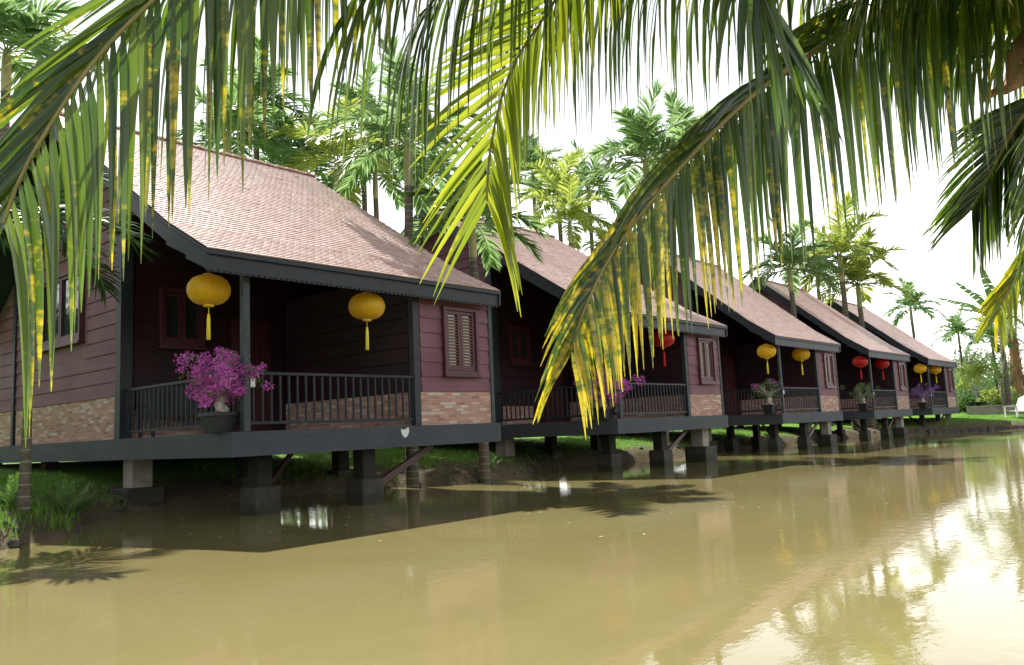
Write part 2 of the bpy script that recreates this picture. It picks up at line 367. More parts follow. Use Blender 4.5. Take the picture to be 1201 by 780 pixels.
# ------------------------------------------------------------------ the stilt houses
S = 1.4; OX, OY, ROT, STEP = 6.854, 11.393, -.0196, 10.951
W_, D_, TH, EV, RY, RZ = 6.2, 12.9, .388, 2.784, 6.45, 6.947
def zr(y):
    if y > RY: y = 2 * RY - y
    if y < 1.0: return 2.784 + (y + .26) * (3.44 - 2.784) / 1.26
    return 3.44 + (y - 1.0) * (RZ - 3.44) / (RY - 1.0)
XL, XR = -.56, 6.08
PX, PY, RMX = .3, 4.45, 3.9          # porch left plane, back wall, room wall
def clap(mb, axis_, fixed, sgn, a0, a1, z0, z1f, holes=()):
    """lapped boards on plane axis_=fixed, facing sgn, spanning a0..a1, up to z1f(a)"""
    bh = .29; z = z0; i = 0
    while True:
        z2 = z + bh - .006
        # extent where the roof is above the board's top (sampled)
        n = 48; ok = [a0 + (a1 - a0) * q / n for q in range(n + 1) if z1f(a0 + (a1 - a0) * q / n) > z + .06]
        if not ok: break
        b0, b1 = ok[0], ok[-1]
        segs = [(b0, b1)]
        for (h0, h1, hz0, hz1) in holes:
            if z2 > hz0 and z < hz1:
                ns = []
                for (p, q) in segs:
                    if h0 > p and h1 < q: ns += [(p, h0), (h1, q)]
                    else: ns.append((p, q))
                segs = ns
        for (p, q) in segs:
            pr, pt = .034 + .006 * rnd.random(), .012
            dz = .006 * (rnd.random() - .5)
            zt0, zt1 = min(z2, z1f(p) - .01), min(z2, z1f(q) - .01)
            if max(zt0, zt1) < z: continue
            def P(a, o, zz): return (fixed + sgn * o, a, zz) if axis_ == 'x' else (a, fixed + sgn * o, zz)
            fl = (axis_ == 'x') == (sgn > 0)
            F_ = lambda L: mb.face(L if fl else L[::-1])
            F_([P(p, pr, z + dz), P(q, pr, z - dz), P(q, pt, max(z, zt1)), P(p, pt, max(z, zt0))])
            F_([P(p, 0, z + dz), P(q, 0, z - dz), P(q, pr, z - dz), P(p, pr, z + dz)])
            F_([P(p, 0, z + dz), P(p, pr, z + dz), P(p, pt, zt0)]); F_([P(q, pr, z - dz), P(q, 0, z - dz), P(q, pt, zt1)])
        z += bh; i += 1
        if i > 40: break

def window(parent, axis_, fixed, sgn, a0, a1, z0, z1, louvre=True, name='window', trim='maroon_trim'):
    """frame with two sashes on a wall face; frame is a part, panes and sashes its sub-parts"""
    def P(a, o, z): return (fixed + sgn * o, a, z) if axis_ == 'x' else (a, fixed + sgn * o, z)
    def B(mb, aa, ab, oa, ob, za, zb):
        p, q = P(aa, oa, za), P(ab, ob, zb)
        mb.box(min(p[0], q[0]), min(p[1], q[1]), min(p[2], q[2]), max(p[0], q[0]), max(p[1], q[1]), max(p[2], q[2]))
    t = .075
    f = MB()
    B(f, a0 - t, a0, -.03, .115, z0 - t, z1 + t); B(f, a1, a1 + t, -.03, .115, z0 - t, z1 + t)
    B(f, a0, a1, -.03, .11, z1, z1 + t); B(f, a0 - t - .03, a1 + t + .03, -.03, .15, z0 - t - .05, z0 - t + .002 ); B(f, a0, a1, -.03, .11, z0 - t, z0)
    fo = f.build(name, trim, parent, (0, 0, S), .006)
    mid = (a0 + a1) / 2
    for (p, q) in ((a0 + .005, mid - .004), (mid + .004, a1 - .005)):
        s_ = MB(); e = .07
        B(s_, p, p + e, .03, .075, z0 + .004, z1 - .004); B(s_, q - e, q, .03, .075, z0 + .004, z1 - .004)
        B(s_, p + e, q - e, .032, .073, z1 - e, z1 - .004); B(s_, p + e, q - e, .032, .073, z0 + .004, z0 + e + .05)
        s_.build('sash', trim, fo, (0, 0, S), .004)
        g = MB(); B(g, p + e, q - e, .018, .028, z0 + e + .04, z1 - e); g.build('pane', 'glass', fo, (0, 0, S))
        if louvre:
            l = MB(); z = z0 + .16
            while z < z1 - .11:
                c1, c2 = P(p + e, .045, z), P(q - e, .045, z)
                l.bar(c1, c2, .04, .008, up=(0, .6, .8) if axis_ == 'y' else (.6, 0, .8)); z += .062
            l.build('shutter_slats', 'louver', fo, (0, 0, S))
    return fo

def make_house():
    root = empty('stilt_house')
    o3 = (0, 0, S)
    # deck
    mb = MB().box(0, 0, -TH, W_, .16, 0); mb.box(0, D_ - .16, -TH, W_, D_, 0); mb.box(0, .16, -TH, .16, D_ - .16, 0); mb.box(W_ - .16, .16, -TH, W_, D_ - .16, 0)
    mb.build('edge_beam', 'slab_paint', root, o3, .012)
    mb = MB().box(.16, .16, -.20, W_ - .16, D_ - .16, -.012)
    mb.build('floor', 'floor_wood', root, o3)
    # masonry skirts
    bw = MB()
    bw.box(RMX + .14, .09, .001, W_ - .1, .20, .65); bw.build('brick_wall', 'brick', root, o3)
    bw = MB().box(PX, PY + .1, .001, PX + .1, 10.38, .84); bw.box(PX, 10.56, .001, PX + .1, 12.7, .84); bw.build('brick_wall', 'brick', root, o3)
    bw = MB().box(PX + .12, PY - .02, .001, 2.0, PY + .08, .55); bw.build('brick_wall', 'brick', root, o3)
    bw = MB().box(RMX, .2, .001, RMX + .1, PY, .65); bw.build('brick_wall', 'brick', root, o3)
    bw = MB().box(W_ - .2, .22, .001, W_ - .1, 12.7, .65); bw.build('brick_wall', 'brick', root, o3)
    # wall cores (behind the boards), gables
    def side_poly(x0, x1, y0, y1, zb):
        pts = [(y0, zb)] + [(y1, zb)]
        top = [y1] + [q for q in (2 * RY - 1.0, RY, 1.0) if y0 < q < y1] + [y0]
        pts += [(q, zr(q) - .16) for q in top]
        m = MB(); m.face([(x0, a, b) for a, b in pts][::-1]); m.face([(x1, a, b) for a, b in pts])
        for i in range(len(pts)):
            a, b = pts[i], pts[(i + 1) % len(pts)]
            m.face([(x0, *a), (x0, *b), (x1, *b), (x1, *a)])
        return m
    side_poly(PX + .012, PX + .10, PY + .1, 12.7, .842).build('wall', 'plank', root, o3)
    side_poly(W_ - .2, W_ - .112, .22, 12.7, .652).build('wall', 'plank', root, o3)
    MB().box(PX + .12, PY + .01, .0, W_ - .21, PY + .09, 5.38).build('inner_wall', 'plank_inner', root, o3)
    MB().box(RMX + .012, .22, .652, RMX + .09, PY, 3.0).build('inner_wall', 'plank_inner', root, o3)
    MB().box(RMX + .1, .11, .652, W_ - .1, .19, 2.95).build('wall', 'plank', root, o3)
    MB().box(PX + .1, 12.6, .0, W_ - .2, 12.7, 2.9).build('wall', 'plank', root, o3)
    # weather boards
    m = MB(); clap(m, 'y', .11, -1, RMX + .17, W_ - .16, .66, lambda a: 2.66, [(4.65, 5.62, .98, 2.35)]); m.build('weather_boards', 'plank', root, o3)
    m = MB(); rf = lambda a: zr(a) - .18
    clap(m, 'x', PX + .012, -1, PY + .16, 10.38, .85, rf, [(6.3, 8.9, 2.0, 3.8)]); clap(m, 'x', PX + .012, -1, 10.58, 12.68, .85, rf)
    m.build('weather_boards', 'plank', root, o3)
    m = MB(); clap(m, 'x', W_ - .112, 1, .24, 12.66, .66, lambda a: zr(a) - .18); m.build('weather_boards', 'plank', root, o3)
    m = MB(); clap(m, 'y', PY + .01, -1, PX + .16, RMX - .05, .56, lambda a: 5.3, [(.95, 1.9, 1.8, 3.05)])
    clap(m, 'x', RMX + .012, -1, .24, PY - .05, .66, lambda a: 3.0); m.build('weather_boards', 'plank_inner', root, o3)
    # windows
    window(root, 'y', .11, -1, 4.72, 5.56, 1.07, 2.30)
    window(root, 'x', PX + .012, -1, 6.5, 8.7, 2.2, 3.65, False)
    window(root, 'y', PY + .01, -1, 1.02, 1.84, 1.9, 2.95, False, trim='trim_dark')
    # door in the porch back wall
    dm = MB(); dm.box(2.55, PY - .05, .02, 3.5, PY - .012, 2.5)
    for q in range(5): dm.box(2.6 + q * .17, PY - .075, .9, 2.6 + q * .17 + .12, PY - .052, 2.4)
    dm.box(2.62, PY - .07, .15, 3.43, PY - .052, .8)
    d = dm.build('door', 'trim_dark', root, o3, .004)
    MB().tube([(2.63, PY - .12, 1.05), (2.63, PY - .12, 1.2)], .012, 6).build('handle', 'black_metal', d, o3)
    # posts
    for (x, y, s, zt, mt) in ((PX, .1, .12, 2.68, 'post_paint'), (RMX + .05, .14, .15, 2.68, 'dark_paint'), (W_ - .13, .10, .1, 2.66, 'post_paint'), (PX - .02, PY, .24, 5.0, 'dark_paint'), (PX + .02, 10.47, .16, zr(10.47) - .3, 'dark_paint'), (PX + .02, 12.74, .14, 2.7, 'dark_paint')):
        MB().box(x - s / 2, y - s / 2 if y > .2 else y - s / 2 + .01, .002, x + s / 2, y + s / 2, zt).build('post', mt, root, o3, .008)
    # railings
    def rail(p0, p1, n):
        m = MB(); p0 = Vector(p0); p1 = Vector(p1)
        Z = Vector((0, 0, 1))
        m.bar(p0 + Z * .93, p1 + Z * .93, .07, .05); m.bar(p0 + Z * .13, p1 + Z * .13, .05, .05)
        for i in range(n):
            q = p0.lerp(p1, (i + .5) / n); m.bar(q + Z * .15, q + Z * .91, .032, .032, up=(p1 - p0))
        return m.build('railing', 'rail_paint', root, o3, .004)
    rail((PX + .07, .13, 0), (RMX - .04, .13, 0), 21); rail((PX, .2, 0), (PX, PY - .14, 0), 24)
    # beams under the roof
    MB().box(PX - .1, .06, 2.60, W_ - .08, .2, 2.76).build('eave_beam', 'dark_paint', root, o3)
    # roof: tiles in lapped rows
    def pt(x, y, lift):
        a = Vector((0, .001, zr(min(y + .001, RY)) - zr(min(y + .001, RY) - .001))).normalized()
        n = Vector((0, -a.z, a.y)); return Vector((x, y, zr(y))) + n * lift
    tm = MB(); nrow = 64; y0 = -.30; tw = .15; ncol = int((XR - XL) / tw)
    for back in (0, 1):
        for i in range(nrow):
            ya = y0 + (RY - y0) * i / nrow; yb = y0 + (RY - y0) * min(nrow, i + 1.35) / nrow
            off = .5 * (i % 2)
            for j in range(-1 if off else 0, ncol):
                xa = max(XL, XL + (j + off) * tw); xb = min(XR, XL + (j + 1 + off) * tw)
                if xb - xa < .02: continue
                g = .0012; l = .021 + .003 * rnd.random() + (.008 if rnd.random() < .01 else 0); sk = .002 * (rnd.random() - .5)
                c = .03; yc = ya + .014
                top = [pt(xa + c, ya + sk, l), pt(xb - c, ya + sk, l), pt(xb - g, yc + sk, l - .004), pt(xb - g, yb, .004), pt(xa + g, yb, .004), pt(xa + g, yc + sk, l - .004)]
                bot = [pt(xa + g, yc + sk, .0), pt(xa + c, ya + sk + .008, .0), pt(xb - c, ya + sk + .008, .0), pt(xb - g, yc + sk, .0)]
                if back:
                    fl = lambda p: Vector((p.x, 2 * RY - p.y, p.z)); top = [fl(p) for p in top][::-1]; 
                    tm.face(top, 0, (rnd.random(), 0, 0)); continue
                r_ = (rnd.random(), 0, 0)
                tm.face(top, 0, r_)
                tm.face([bot[0], bot[1], top[0], top[5]], 0, r_); tm.face([bot[1], bot[2], top[1], top[0]], 0, r_); tm.face([bot[2], bot[3], top[2], top[1]], 0, r_)
    rt = tm.build('roof', 'roof_tile', root, o3)
    # deck under tiles
    um = MB(); ys_ = [-.28, 1.0, RY, 2 * RY - 1.0, 2 * RY + .28]
    def zq(y): return zr(y) if y <= RY else zr(2 * RY - y)
    for a, b in zip(ys_[:-1], ys_[1:]):
        A, B = zq(a) - .012, zq(b) - .012; h = .07
        um.face([(XL, a, A), (XR, a, A), (XR, b, B), (XL, b, B)]); um.face([(XL, b, B - h), (XR, b, B - h), (XR, a, A - h), (XL, a, A - h)])
        um.face([(XL, a, A - h), (XL, a, A), (XL, b, B), (XL, b, B - h)]); um.face([(XR, b, B - h), (XR, b, B), (XR, a, A), (XR, a, A - h)])
    um.face([(XL, -.28, zr(-.28) - .082), (XR, -.28, zr(-.28) - .082), (XR, -.28, zr(-.28) - .012), (XL, -.28, zr(-.28) - .012)])
    um.build('sheathing', 'dark_paint', rt, o3)
    cp = MB(); x = XL - .04; i = 0
    while x < XR:
        l = .36; r0, r1 = .105, .085; n = 8
        rows = []
        for (xx, r_) in ((x, r0 * .8), (x + .01, r0), (x + l, r1)):
            rows.append([(xx, RY - math.cos(math.pi * q / n) * r_, RZ + math.sin(math.pi * q / n) * r_ * .85 - .01) for q in range(n + 1)])
        cp.grid(rows); x += .31
    cp.build('ridge_tiles', 'ridge_tile', rt, o3)
    # fascia with scalloped lower edge; barge boards
    fm = MB(); fm.box(XL + .02, -.225, 2.46, XR - .02, -.185, 2.70)
    xx = XL + .04
    while xx < XR - .1: fm.box(xx, -.215, 2.43, xx + .07, -.195, 2.462); xx += .1
    fm.build('fascia', 'post_paint' if False else 'dark_paint', root, o3)
    for (xa, xb) in ((XL - .005, XL + .035), (XR - .035, XR + .005)):
        bm_ = MB(); yy = [-.26, .35, 1.0, 2.5, RY]; yy += [2 * RY - q for q in yy[-2::-1]]
        hh = lambda y: .27
        for a, b in zip(yy[:-1], yy[1:]):
            A, B = zq(a) - .085, zq(b) - .085
            Q = [(a, A), (b, B), (b, B - .30), (a, A - .24)]
            L = [(xa, *q) for q in Q]; Rr = [(xb, *q) for q in Q]
            bm_.face(L[::1]); bm_.face(Rr[::-1])
            for k_ in range(4): bm_.face([L[k_], Rr[k_], Rr[(k_ + 1) % 4], L[(k_ + 1) % 4]])
        bm_.build('barge_board', 'dark_paint', root, o3)
    rm = MB(); x = XL + .3
    while x < XR:
        rm.bar((x, -.18, zr(-.18) - .15), (x, 1.0, zr(1.0) - .15), .05, .11); rm.bar((x, 1.0, zr(1.0) - .15), (x, RY, RZ - .15), .05, .11); x += .62
    rm.build('rafters', 'dark_paint', root, o3)
    # piles
    for (x, y) in ((1.2, 1.15), (3.05, .62), (5.45, .62), (.55, 4.4), (5.5, 4.6), (3.0, 4.6), (.6, 9), (5.5, 9)):
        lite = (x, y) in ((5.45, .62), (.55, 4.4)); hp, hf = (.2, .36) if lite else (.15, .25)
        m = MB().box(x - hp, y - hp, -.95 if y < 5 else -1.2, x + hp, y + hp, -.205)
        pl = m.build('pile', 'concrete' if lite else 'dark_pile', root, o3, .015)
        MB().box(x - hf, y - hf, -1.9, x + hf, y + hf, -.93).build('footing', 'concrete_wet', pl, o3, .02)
    MB().bar((3.25, .7, -1.15), (4.9, .75, -.4), .07, .12).build('brace', 'floor_wood', root, o3)
    MB().bar((1.1, 1.0, -1.1), (3.0, 2.8, -.35), .06, .1).build('brace', 'floor_wood', root, o3)
    # wall lamp on the porch side of the rear post
    lm = MB().bar((PX - .14, PY - .2, 3.98), (PX - .34, PY - .2, 4.02), .025, .025); lm.lathe([(.02, 0), (.11, -.06), (.12, -.075), (.0, -.08)], 8, (PX - .34, PY - .2, 4.02)); lm.lathe([(.0, -.30), (.07, -.29), (.06, -.27), (0, -.265)], 8, (PX - .34, PY - .2, 4.02))
    lmo = lm.build('wall_lamp', 'black_metal', root, o3)
    MB().lathe([(.055, -.275), (.085, -.08)], 8, (PX - .34, PY - .2, 4.02)).build('lamp_glass', 'lamp_glass', lmo, o3)
    MB().box(PX + .07, .06, .70, PX + .15, .075, .84).build('switch_box', 'white', root, o3, .004)
    return root

house = make_house()
houses = []
hl = ['nearest and largest stilt house, with a magenta bougainvillea at its deck corner',
      'second stilt house in the row, half hidden behind a hanging coconut frond',
      'third stilt house, yellow lanterns in front and a thinly flowering pink shrub at its corner',
      'fourth stilt house along the water, hung with red lanterns beside a grey green unflowering shrub',
      'farthest and smallest looking stilt house, next to the lawn with a potted tree']
protos = [house]
cr, sr = math.cos(ROT), math.sin(ROT)
def H(i, x, y, z):
    return Vector((OX + STEP * i + cr * x - sr * y, OY + sr * x + cr * y, S + z))
for i in range(5):
    h_ = house if i == 0 else copy_tree(house)
    h_.location = H(i, 0, 0, -S); h_.rotation_euler = (0, 0, ROT)
    if i >= 2: h_.scale = (1, .77, 1)      # the three farther houses are shallower
    tag(h_, hl[i], 'house', 'stilt houses in a row over the water'); houses.append(h_)
# the near house shows no right-hand pile; its beam carries a white chip of paint
for o in [x for x in bpy.data.objects if x.parent == houses[0] and x.name.startswith('pile')]:
    c = sum((v.co for v in o.data.vertices), Vector()) / len(o.data.vertices)
    if c.y < 1 and c.x > 5:
        for ch in [x for x in bpy.data.objects if x.parent == o]: bpy.data.objects.remove(ch)
        bpy.data.objects.remove(o)
m = MB(); cx, cz = 3.52, -.12
pts = [(-.10, .07), (-.02, .05), (.02, .06), (.09, .10), (.11, .02), (.06, -.07), (.0, -.10), (-.07, -.04)]
m.face([(cx + a, -.004, cz + b) for a, b in pts]); m.face([(cx + a, .004, cz + b) for a, b in pts][::-1])
tag(m.build('paint_chip', 'peel', houses[0], (0, 0, S)), 'white heart-like chip of bare paint on the dark beam')

# ------------------------------------------------------------------ lanterns
def make_lantern(col, tas):
    r = empty('lantern'); n = 13
    prof = [(.345 * math.sin(math.pi * (.08 + .84 * i / n)) ** .72, -.25 * math.cos(math.pi * (.08 + .84 * i / n))) for i in range(n + 1)]
    MB().lathe(prof, 72, (0, 0, 0), 0, .045, 24).build('lantern_shade', col, r)
    c = MB(); c.lathe([(.0, .275), (.085, .272), (.095, .235), (.08, .225)], 20); c.lathe([(.0, -.285), (.08, -.28), (.09, -.24), (.08, -.23)], 20)
    c.build('cap', 'gold' if col == 'silk_yellow' else col, r)
    c = MB(); c.tube([(0, 0, -.28), (0, 0, -.42)], .006, 5); c.lathe([(.0, -.39), (.022, -.40), (.02, -.44), (.028, -.46), (.034, -.82), (0, -.825)], 12)
    c.build('tassel', tas, r)
    MB().tube([(-.05, 0, .27), (-.03, 0, .5)], .005, 4).tube([(.05, 0, .27), (.03, 0, .5)], .005, 4).build('hanging_cord', 'black_metal', r)
    return r
ly = make_lantern('silk_yellow', 'tassel'); lr = make_lantern('silk_red', 'tassel_red'); firsts = {'y': True, 'r': True}
ll = {(0, 0): 'largest yellow silk lantern, hanging over the magenta bougainvillea on the near porch',
      (0, 1): 'yellow silk lantern alone in the middle of the near porch front opening',
      (1, 0): 'red lantern mostly hidden behind the hanging frond, left of its pair', (1, 1): 'red lantern glimpsed through the yellow spotted frond on the second porch, right of its pair',
      (2, 0): 'yellow lantern left of the corner post on the third house porch', (2, 1): 'yellow lantern right of the corner post on the third house porch',
      (3, 0): 'red lantern left of the corner post on the fourth house', (3, 1): 'red lantern right of the corner post on the fourth house',
      (4, 0): 'left of the two small yellow lanterns on the farthest house', (4, 1): 'right of the two small yellow lanterns on the farthest house'}
for i in range(5):
    kd = 'r' if i in (1, 3) else 'y'
    for j, (x, y, z) in enumerate(((.05, .78, 2.36), (3.02, .4, 2.29)) if i == 0 else ((.0, .4, 2.3), (3.25, .4, 2.32))):
        src = ly if kd == 'y' else lr
        o = src if firsts[kd] else copy_tree(src); firsts[kd] = False
        o.location = H(i, x, y, z - .02); o.rotation_euler = (R(rnd.uniform(-2, 2)), R(rnd.uniform(-2, 2)), rnd.random() * 6)
        tag(o, ll[(i, j)], 'lantern', 'silk lanterns hung along the porches')

# ------------------------------------------------------------------ leaves helpers
def quad_leaf(mb, p, d, up, L, Wd, mi=0, r=None):
    d = d.normalized(); s = d.cross(up)
    if s.length < .01: s = d.cross(Vector((1, 0, 0)))
    s.normalize(); s *= Wd / 2
    mb.face([p, p + d * L * .45 + s, p + d * L, p + d * L * .45 - s], mi, r or (rnd.random(), .5, .5))
def rv(r=rnd):
    while True:
        v = Vector((r.uniform(-1, 1), r.uniform(-1, 1), r.uniform(-1, 1)))
        if .05 < v.length < 1: return v
def puff(mb, c, rad, n, size, flat=.7, mi=0, shell=.5, upb=.5):
    for _ in range(n):
        v = rv().normalized(); k_ = shell + (1 - shell) * rnd.random()
        p = c + Vector((v.x * rad, v.y * rad, v.z * rad * flat)) * k_
        d = (v + rv() * .8 + Vector((0, 0, upb * .3)))
        quad_leaf(mb, p, d, rv(), size * rnd.uniform(.6, 1.3), size * rnd.uniform(.4, .7), mi)

# ------------------------------------------------------------------ bougainvilleas on the decks
def planter_plant(loc, label, kind, seed, scale=1.):
    global rnd
    rnd = random.Random(seed)
    nm = 'bougainvillea' if kind != 'plain' else 'potted_shrub'
    r = empty(nm, loc, ROT, scale)
    p = MB()
    w0, w1, d0, d1, h_ = .19, .245, .15, .2, .32
    rows = [[(-w0, -d0, 0), (w0, -d0, 0), (w0, d0, 0), (-w0, d0, 0)], [(-w1 + .02, -d1 + .02, h_ - .06), (w1 - .02, -d1 + .02, h_ - .06), (w1 - .02, d1 - .02, h_ - .06), (-w1 + .02, d1 - .02, h_ - .06)],
            [(-w1 - .02, -d1 - .02, h_ - .06), (w1 + .02, -d1 - .02, h_ - .06), (w1 + .02, d1 + .02, h_ - .06), (-w1 - .02, d1 + .02, h_ - .06)], [(-w1 - .02, -d1 - .02, h_), (w1 + .02, -d1 - .02, h_), (w1 + .02, d1 + .02, h_), (-w1 - .02, d1 + .02, h_)],
            [(-w1 + .02, -d1 + .02, h_), (w1 - .02, -d1 + .02, h_), (w1 - .02, d1 - .02, h_), (-w1 + .02, d1 - .02, h_)]]
    p.grid(rows, closed=True, smooth=False); p.face(rows[0][::-1])
    pl = p.build('planter', 'pot', r)
    MB().box(-w1 + .03, -d1 + .03, h_ - .1, w1 - .03, d1 - .03, h_ - .03).build('soil', 'soil', pl)
    t = MB(); t.tube([(0, 0, .28), (.05, .01, .36), (-.02, 0, .45), (.05, .02, .54), (.02, 0, .62)], [.12, .10, .075, .085, .05], 10, jit=.35)
    tips = []
    for _ in range(16):
        a = rnd.random() * 6.28; rr = rnd.uniform(.2, .52); z = rnd.uniform(.6, 1.05)
        tip = Vector((rr * math.cos(a), rr * math.sin(a), z)); t.tube([(.02, 0, .58), (tip.x * .5, tip.y * .5, .75 + .1 * rnd.random()), tip], [.02, .012, .005], 5); tips.append(tip)
    t.build('trunk', 'stump', r)
    lf = MB(); fl = MB()
    cl = tips + [Vector((rnd.gauss(0, .28), rnd.gauss(0, .28), rnd.uniform(.58, 1.2))) for _ in range(26)]
    for c in cl:
        puff(lf, c, .13, 34 if kind != 'plain' else 70, .045, .9, shell=.2)
    if kind == 'pink': nf, zmin = 120, .5
    elif kind == 'few': nf, zmin = 20, .95
    elif kind == 'purple': nf, zmin = 60, .5
    else: nf = 0
    for _ in range(nf):
        c = rnd.choice(cl) + rv() * .12
        if c.z < zmin: continue
        out = Vector((c.x, c.y, c.z - .85)).normalized() * .1
        puff(fl, c + out * rnd.random(), .10, 46, .042, .85, shell=.3)
    if kind == 'pink':      # outlying sprays
        for q in ((-.52, -.2, .9), (.6, -.25, 1.05), (-.36, -.35, .66), (.2, -.3, .62), (.56, .1, .98), (-.6, .1, 1.0)):
            puff(fl, Vector(q), .075, 50, .04, .8, shell=.2); puff(lf, Vector(q) * .92, .09, 25, .04, .8, shell=.2)
    lf.build('foliage', 'bush_leaf' if kind in ('pink',) else 'pale_leaf', r)
    if nf: fl.build('flowers', 'petal_purple' if kind == 'purple' else 'petal', r)
    tag(r, label, 'flowering plant' if kind != 'plain' else 'shrub', 'potted shrubs on the deck corners'); return r
planter_plant(H(0, .05, .42, .003), 'big magenta bougainvillea on a pale twisted stump in a black planter, near deck corner', 'pink', 3)
planter_plant(H(1, .0, .42, .003), 'magenta bougainvillea barely glimpsed behind the spotted frond on the second deck', 'pink', 4)
planter_plant(H(2, -.05, .42, .003), 'grey green shrub with a thin cap of pink flowers on the third deck corner', 'few', 5, 1.0)
planter_plant(H(3, -.05, .42, .003), 'flowerless grey green shrub in a dark planter under the red lanterns', 'plain', 6, 1.0)
planter_plant(H(4, -.05, .42, .003), 'round violet flowering shrub on the farthest deck corner', 'purple', 8, 1.05)
rnd = random.Random(21)

# slatted bench on the near porch
def make_bench(loc, rz, label):
    b = empty('bench', loc, rz)
    m = MB()
    for i in range(5): m.box(-.75, -.28 + i * .11, .40, .75, -.20 + i * .11, .43)
    m.build('seat', 'dark_paint', b)
    m = MB()
    for i in range(16): m.box(-.72 + i * .093, .27, .45, -.66 + i * .093, .30, .93)
    m.box(-.78, .255, .93, .78, .315, 1.0); m.box(-.75, .26, .42, .75, .31, .47); m.build('backrest', 'dark_paint', b)
    for x in (-.74, .74):
        for y in (-.25, .27): MB().box(x - .03, y - .03, 0, x + .03, y + .03, .62 if y < 0 else .93).build('leg', 'dark_paint', b)
        MB().box(x - .04, -.29, .62, x + .04, .25, .65).build('armrest', 'dark_paint', b)
    return tag(b, label, 'bench', 'benches on the porches')
make_bench(H(0, 1.25, 3.95, -.01), ROT, 'dark slatted bench standing behind the side railing of the near porch')
make_bench(H(2, 1.25, 3.95, -.01), ROT, 'dark slatted bench behind the side railing of the third house')

# ------------------------------------------------------------------ palms
def spline(P, n):
    out = []
    m = len(P)
    for i in range(n + 1):
        f = i / n * (m - 1); k_ = min(int(f), m - 2); t = f - k_
        p0, p1, p2, p3 = P[max(k_ - 1, 0)], P[k_], P[k_ + 1], P[min(k_ + 2, m - 1)]
        out.append(.5 * ((2 * p1) + (-p0 + p2) * t + (2 * p0 - 5 * p1 + 4 * p2 - p3) * t * t + (-p0 + 3 * p1 - 3 * p2 + p3) * t ** 3))
    # resample evenly
    L = [0]
    for a, b in zip(out[:-1], out[1:]): L.append(L[-1] + (b - a).length)
    res = []; j = 0
    for i in range(n + 1):
        s = L[-1] * i / n
        while j < n - 1 and L[j + 1] < s: j += 1
        t = (s - L[j]) / max(1e-6, L[j + 1] - L[j]); res.append(out[j].lerp(out[j + 1], min(1, max(0, t))))
    return res, L[-1]

def leaflet(mb, p, d, nrm, L, Wd, droop, seg=6, fold=.35, tipbend=0, yl=.5, twist=0, broken=False):
    """one long pinnate leaflet folded along its midrib"""
    d = d.normalized(); pts = [p.copy()]; ds = []
    rr = rnd.random(); cur = d.copy(); step = L / seg
    kink = rnd.randint(2, seg - 1) if broken else 99
    for i in range(seg):
        g = droop * (.35 + i / seg)
        if i == kink: g += 1.5
        cur = (cur + Vector((0, 0, -1)) * g * step * 1.6).normalized() if g else cur
        if tipbend and i > seg * .6: cur = (cur + Vector((tipbend, tipbend * .3, 0)) * step * 3).normalized()
        pts.append(pts[-1] + cur * step); ds.append(cur.copy())
    ds.append(ds[-1]); rows = []
    for i, q in enumerate(pts):
        t = i / seg; w = Wd * (min(1, .35 + t * 4) * (1 - t ** 2.2) ** .9 if t < 1 else .03) / 2 + .0008
        s = ds[i].cross(nrm)
        if s.length < .02: s = ds[i].cross(Vector((1, 0, 0)))
        s.normalize(); n2 = s.cross(ds[i]).normalized()
        if twist:
            rot = Matrix.Rotation(twist * t, 3, ds[i]); s = rot @ s; n2 = rot @ n2
        rows.append([q + s * w - n2 * w * fold, q + n2 * w * fold * .2, q - s * w - n2 * w * fold])
    mb.grid(rows, 0, (rr, .5, yl), smooth=True, rf=lambda i: (rr, i / seg, yl))

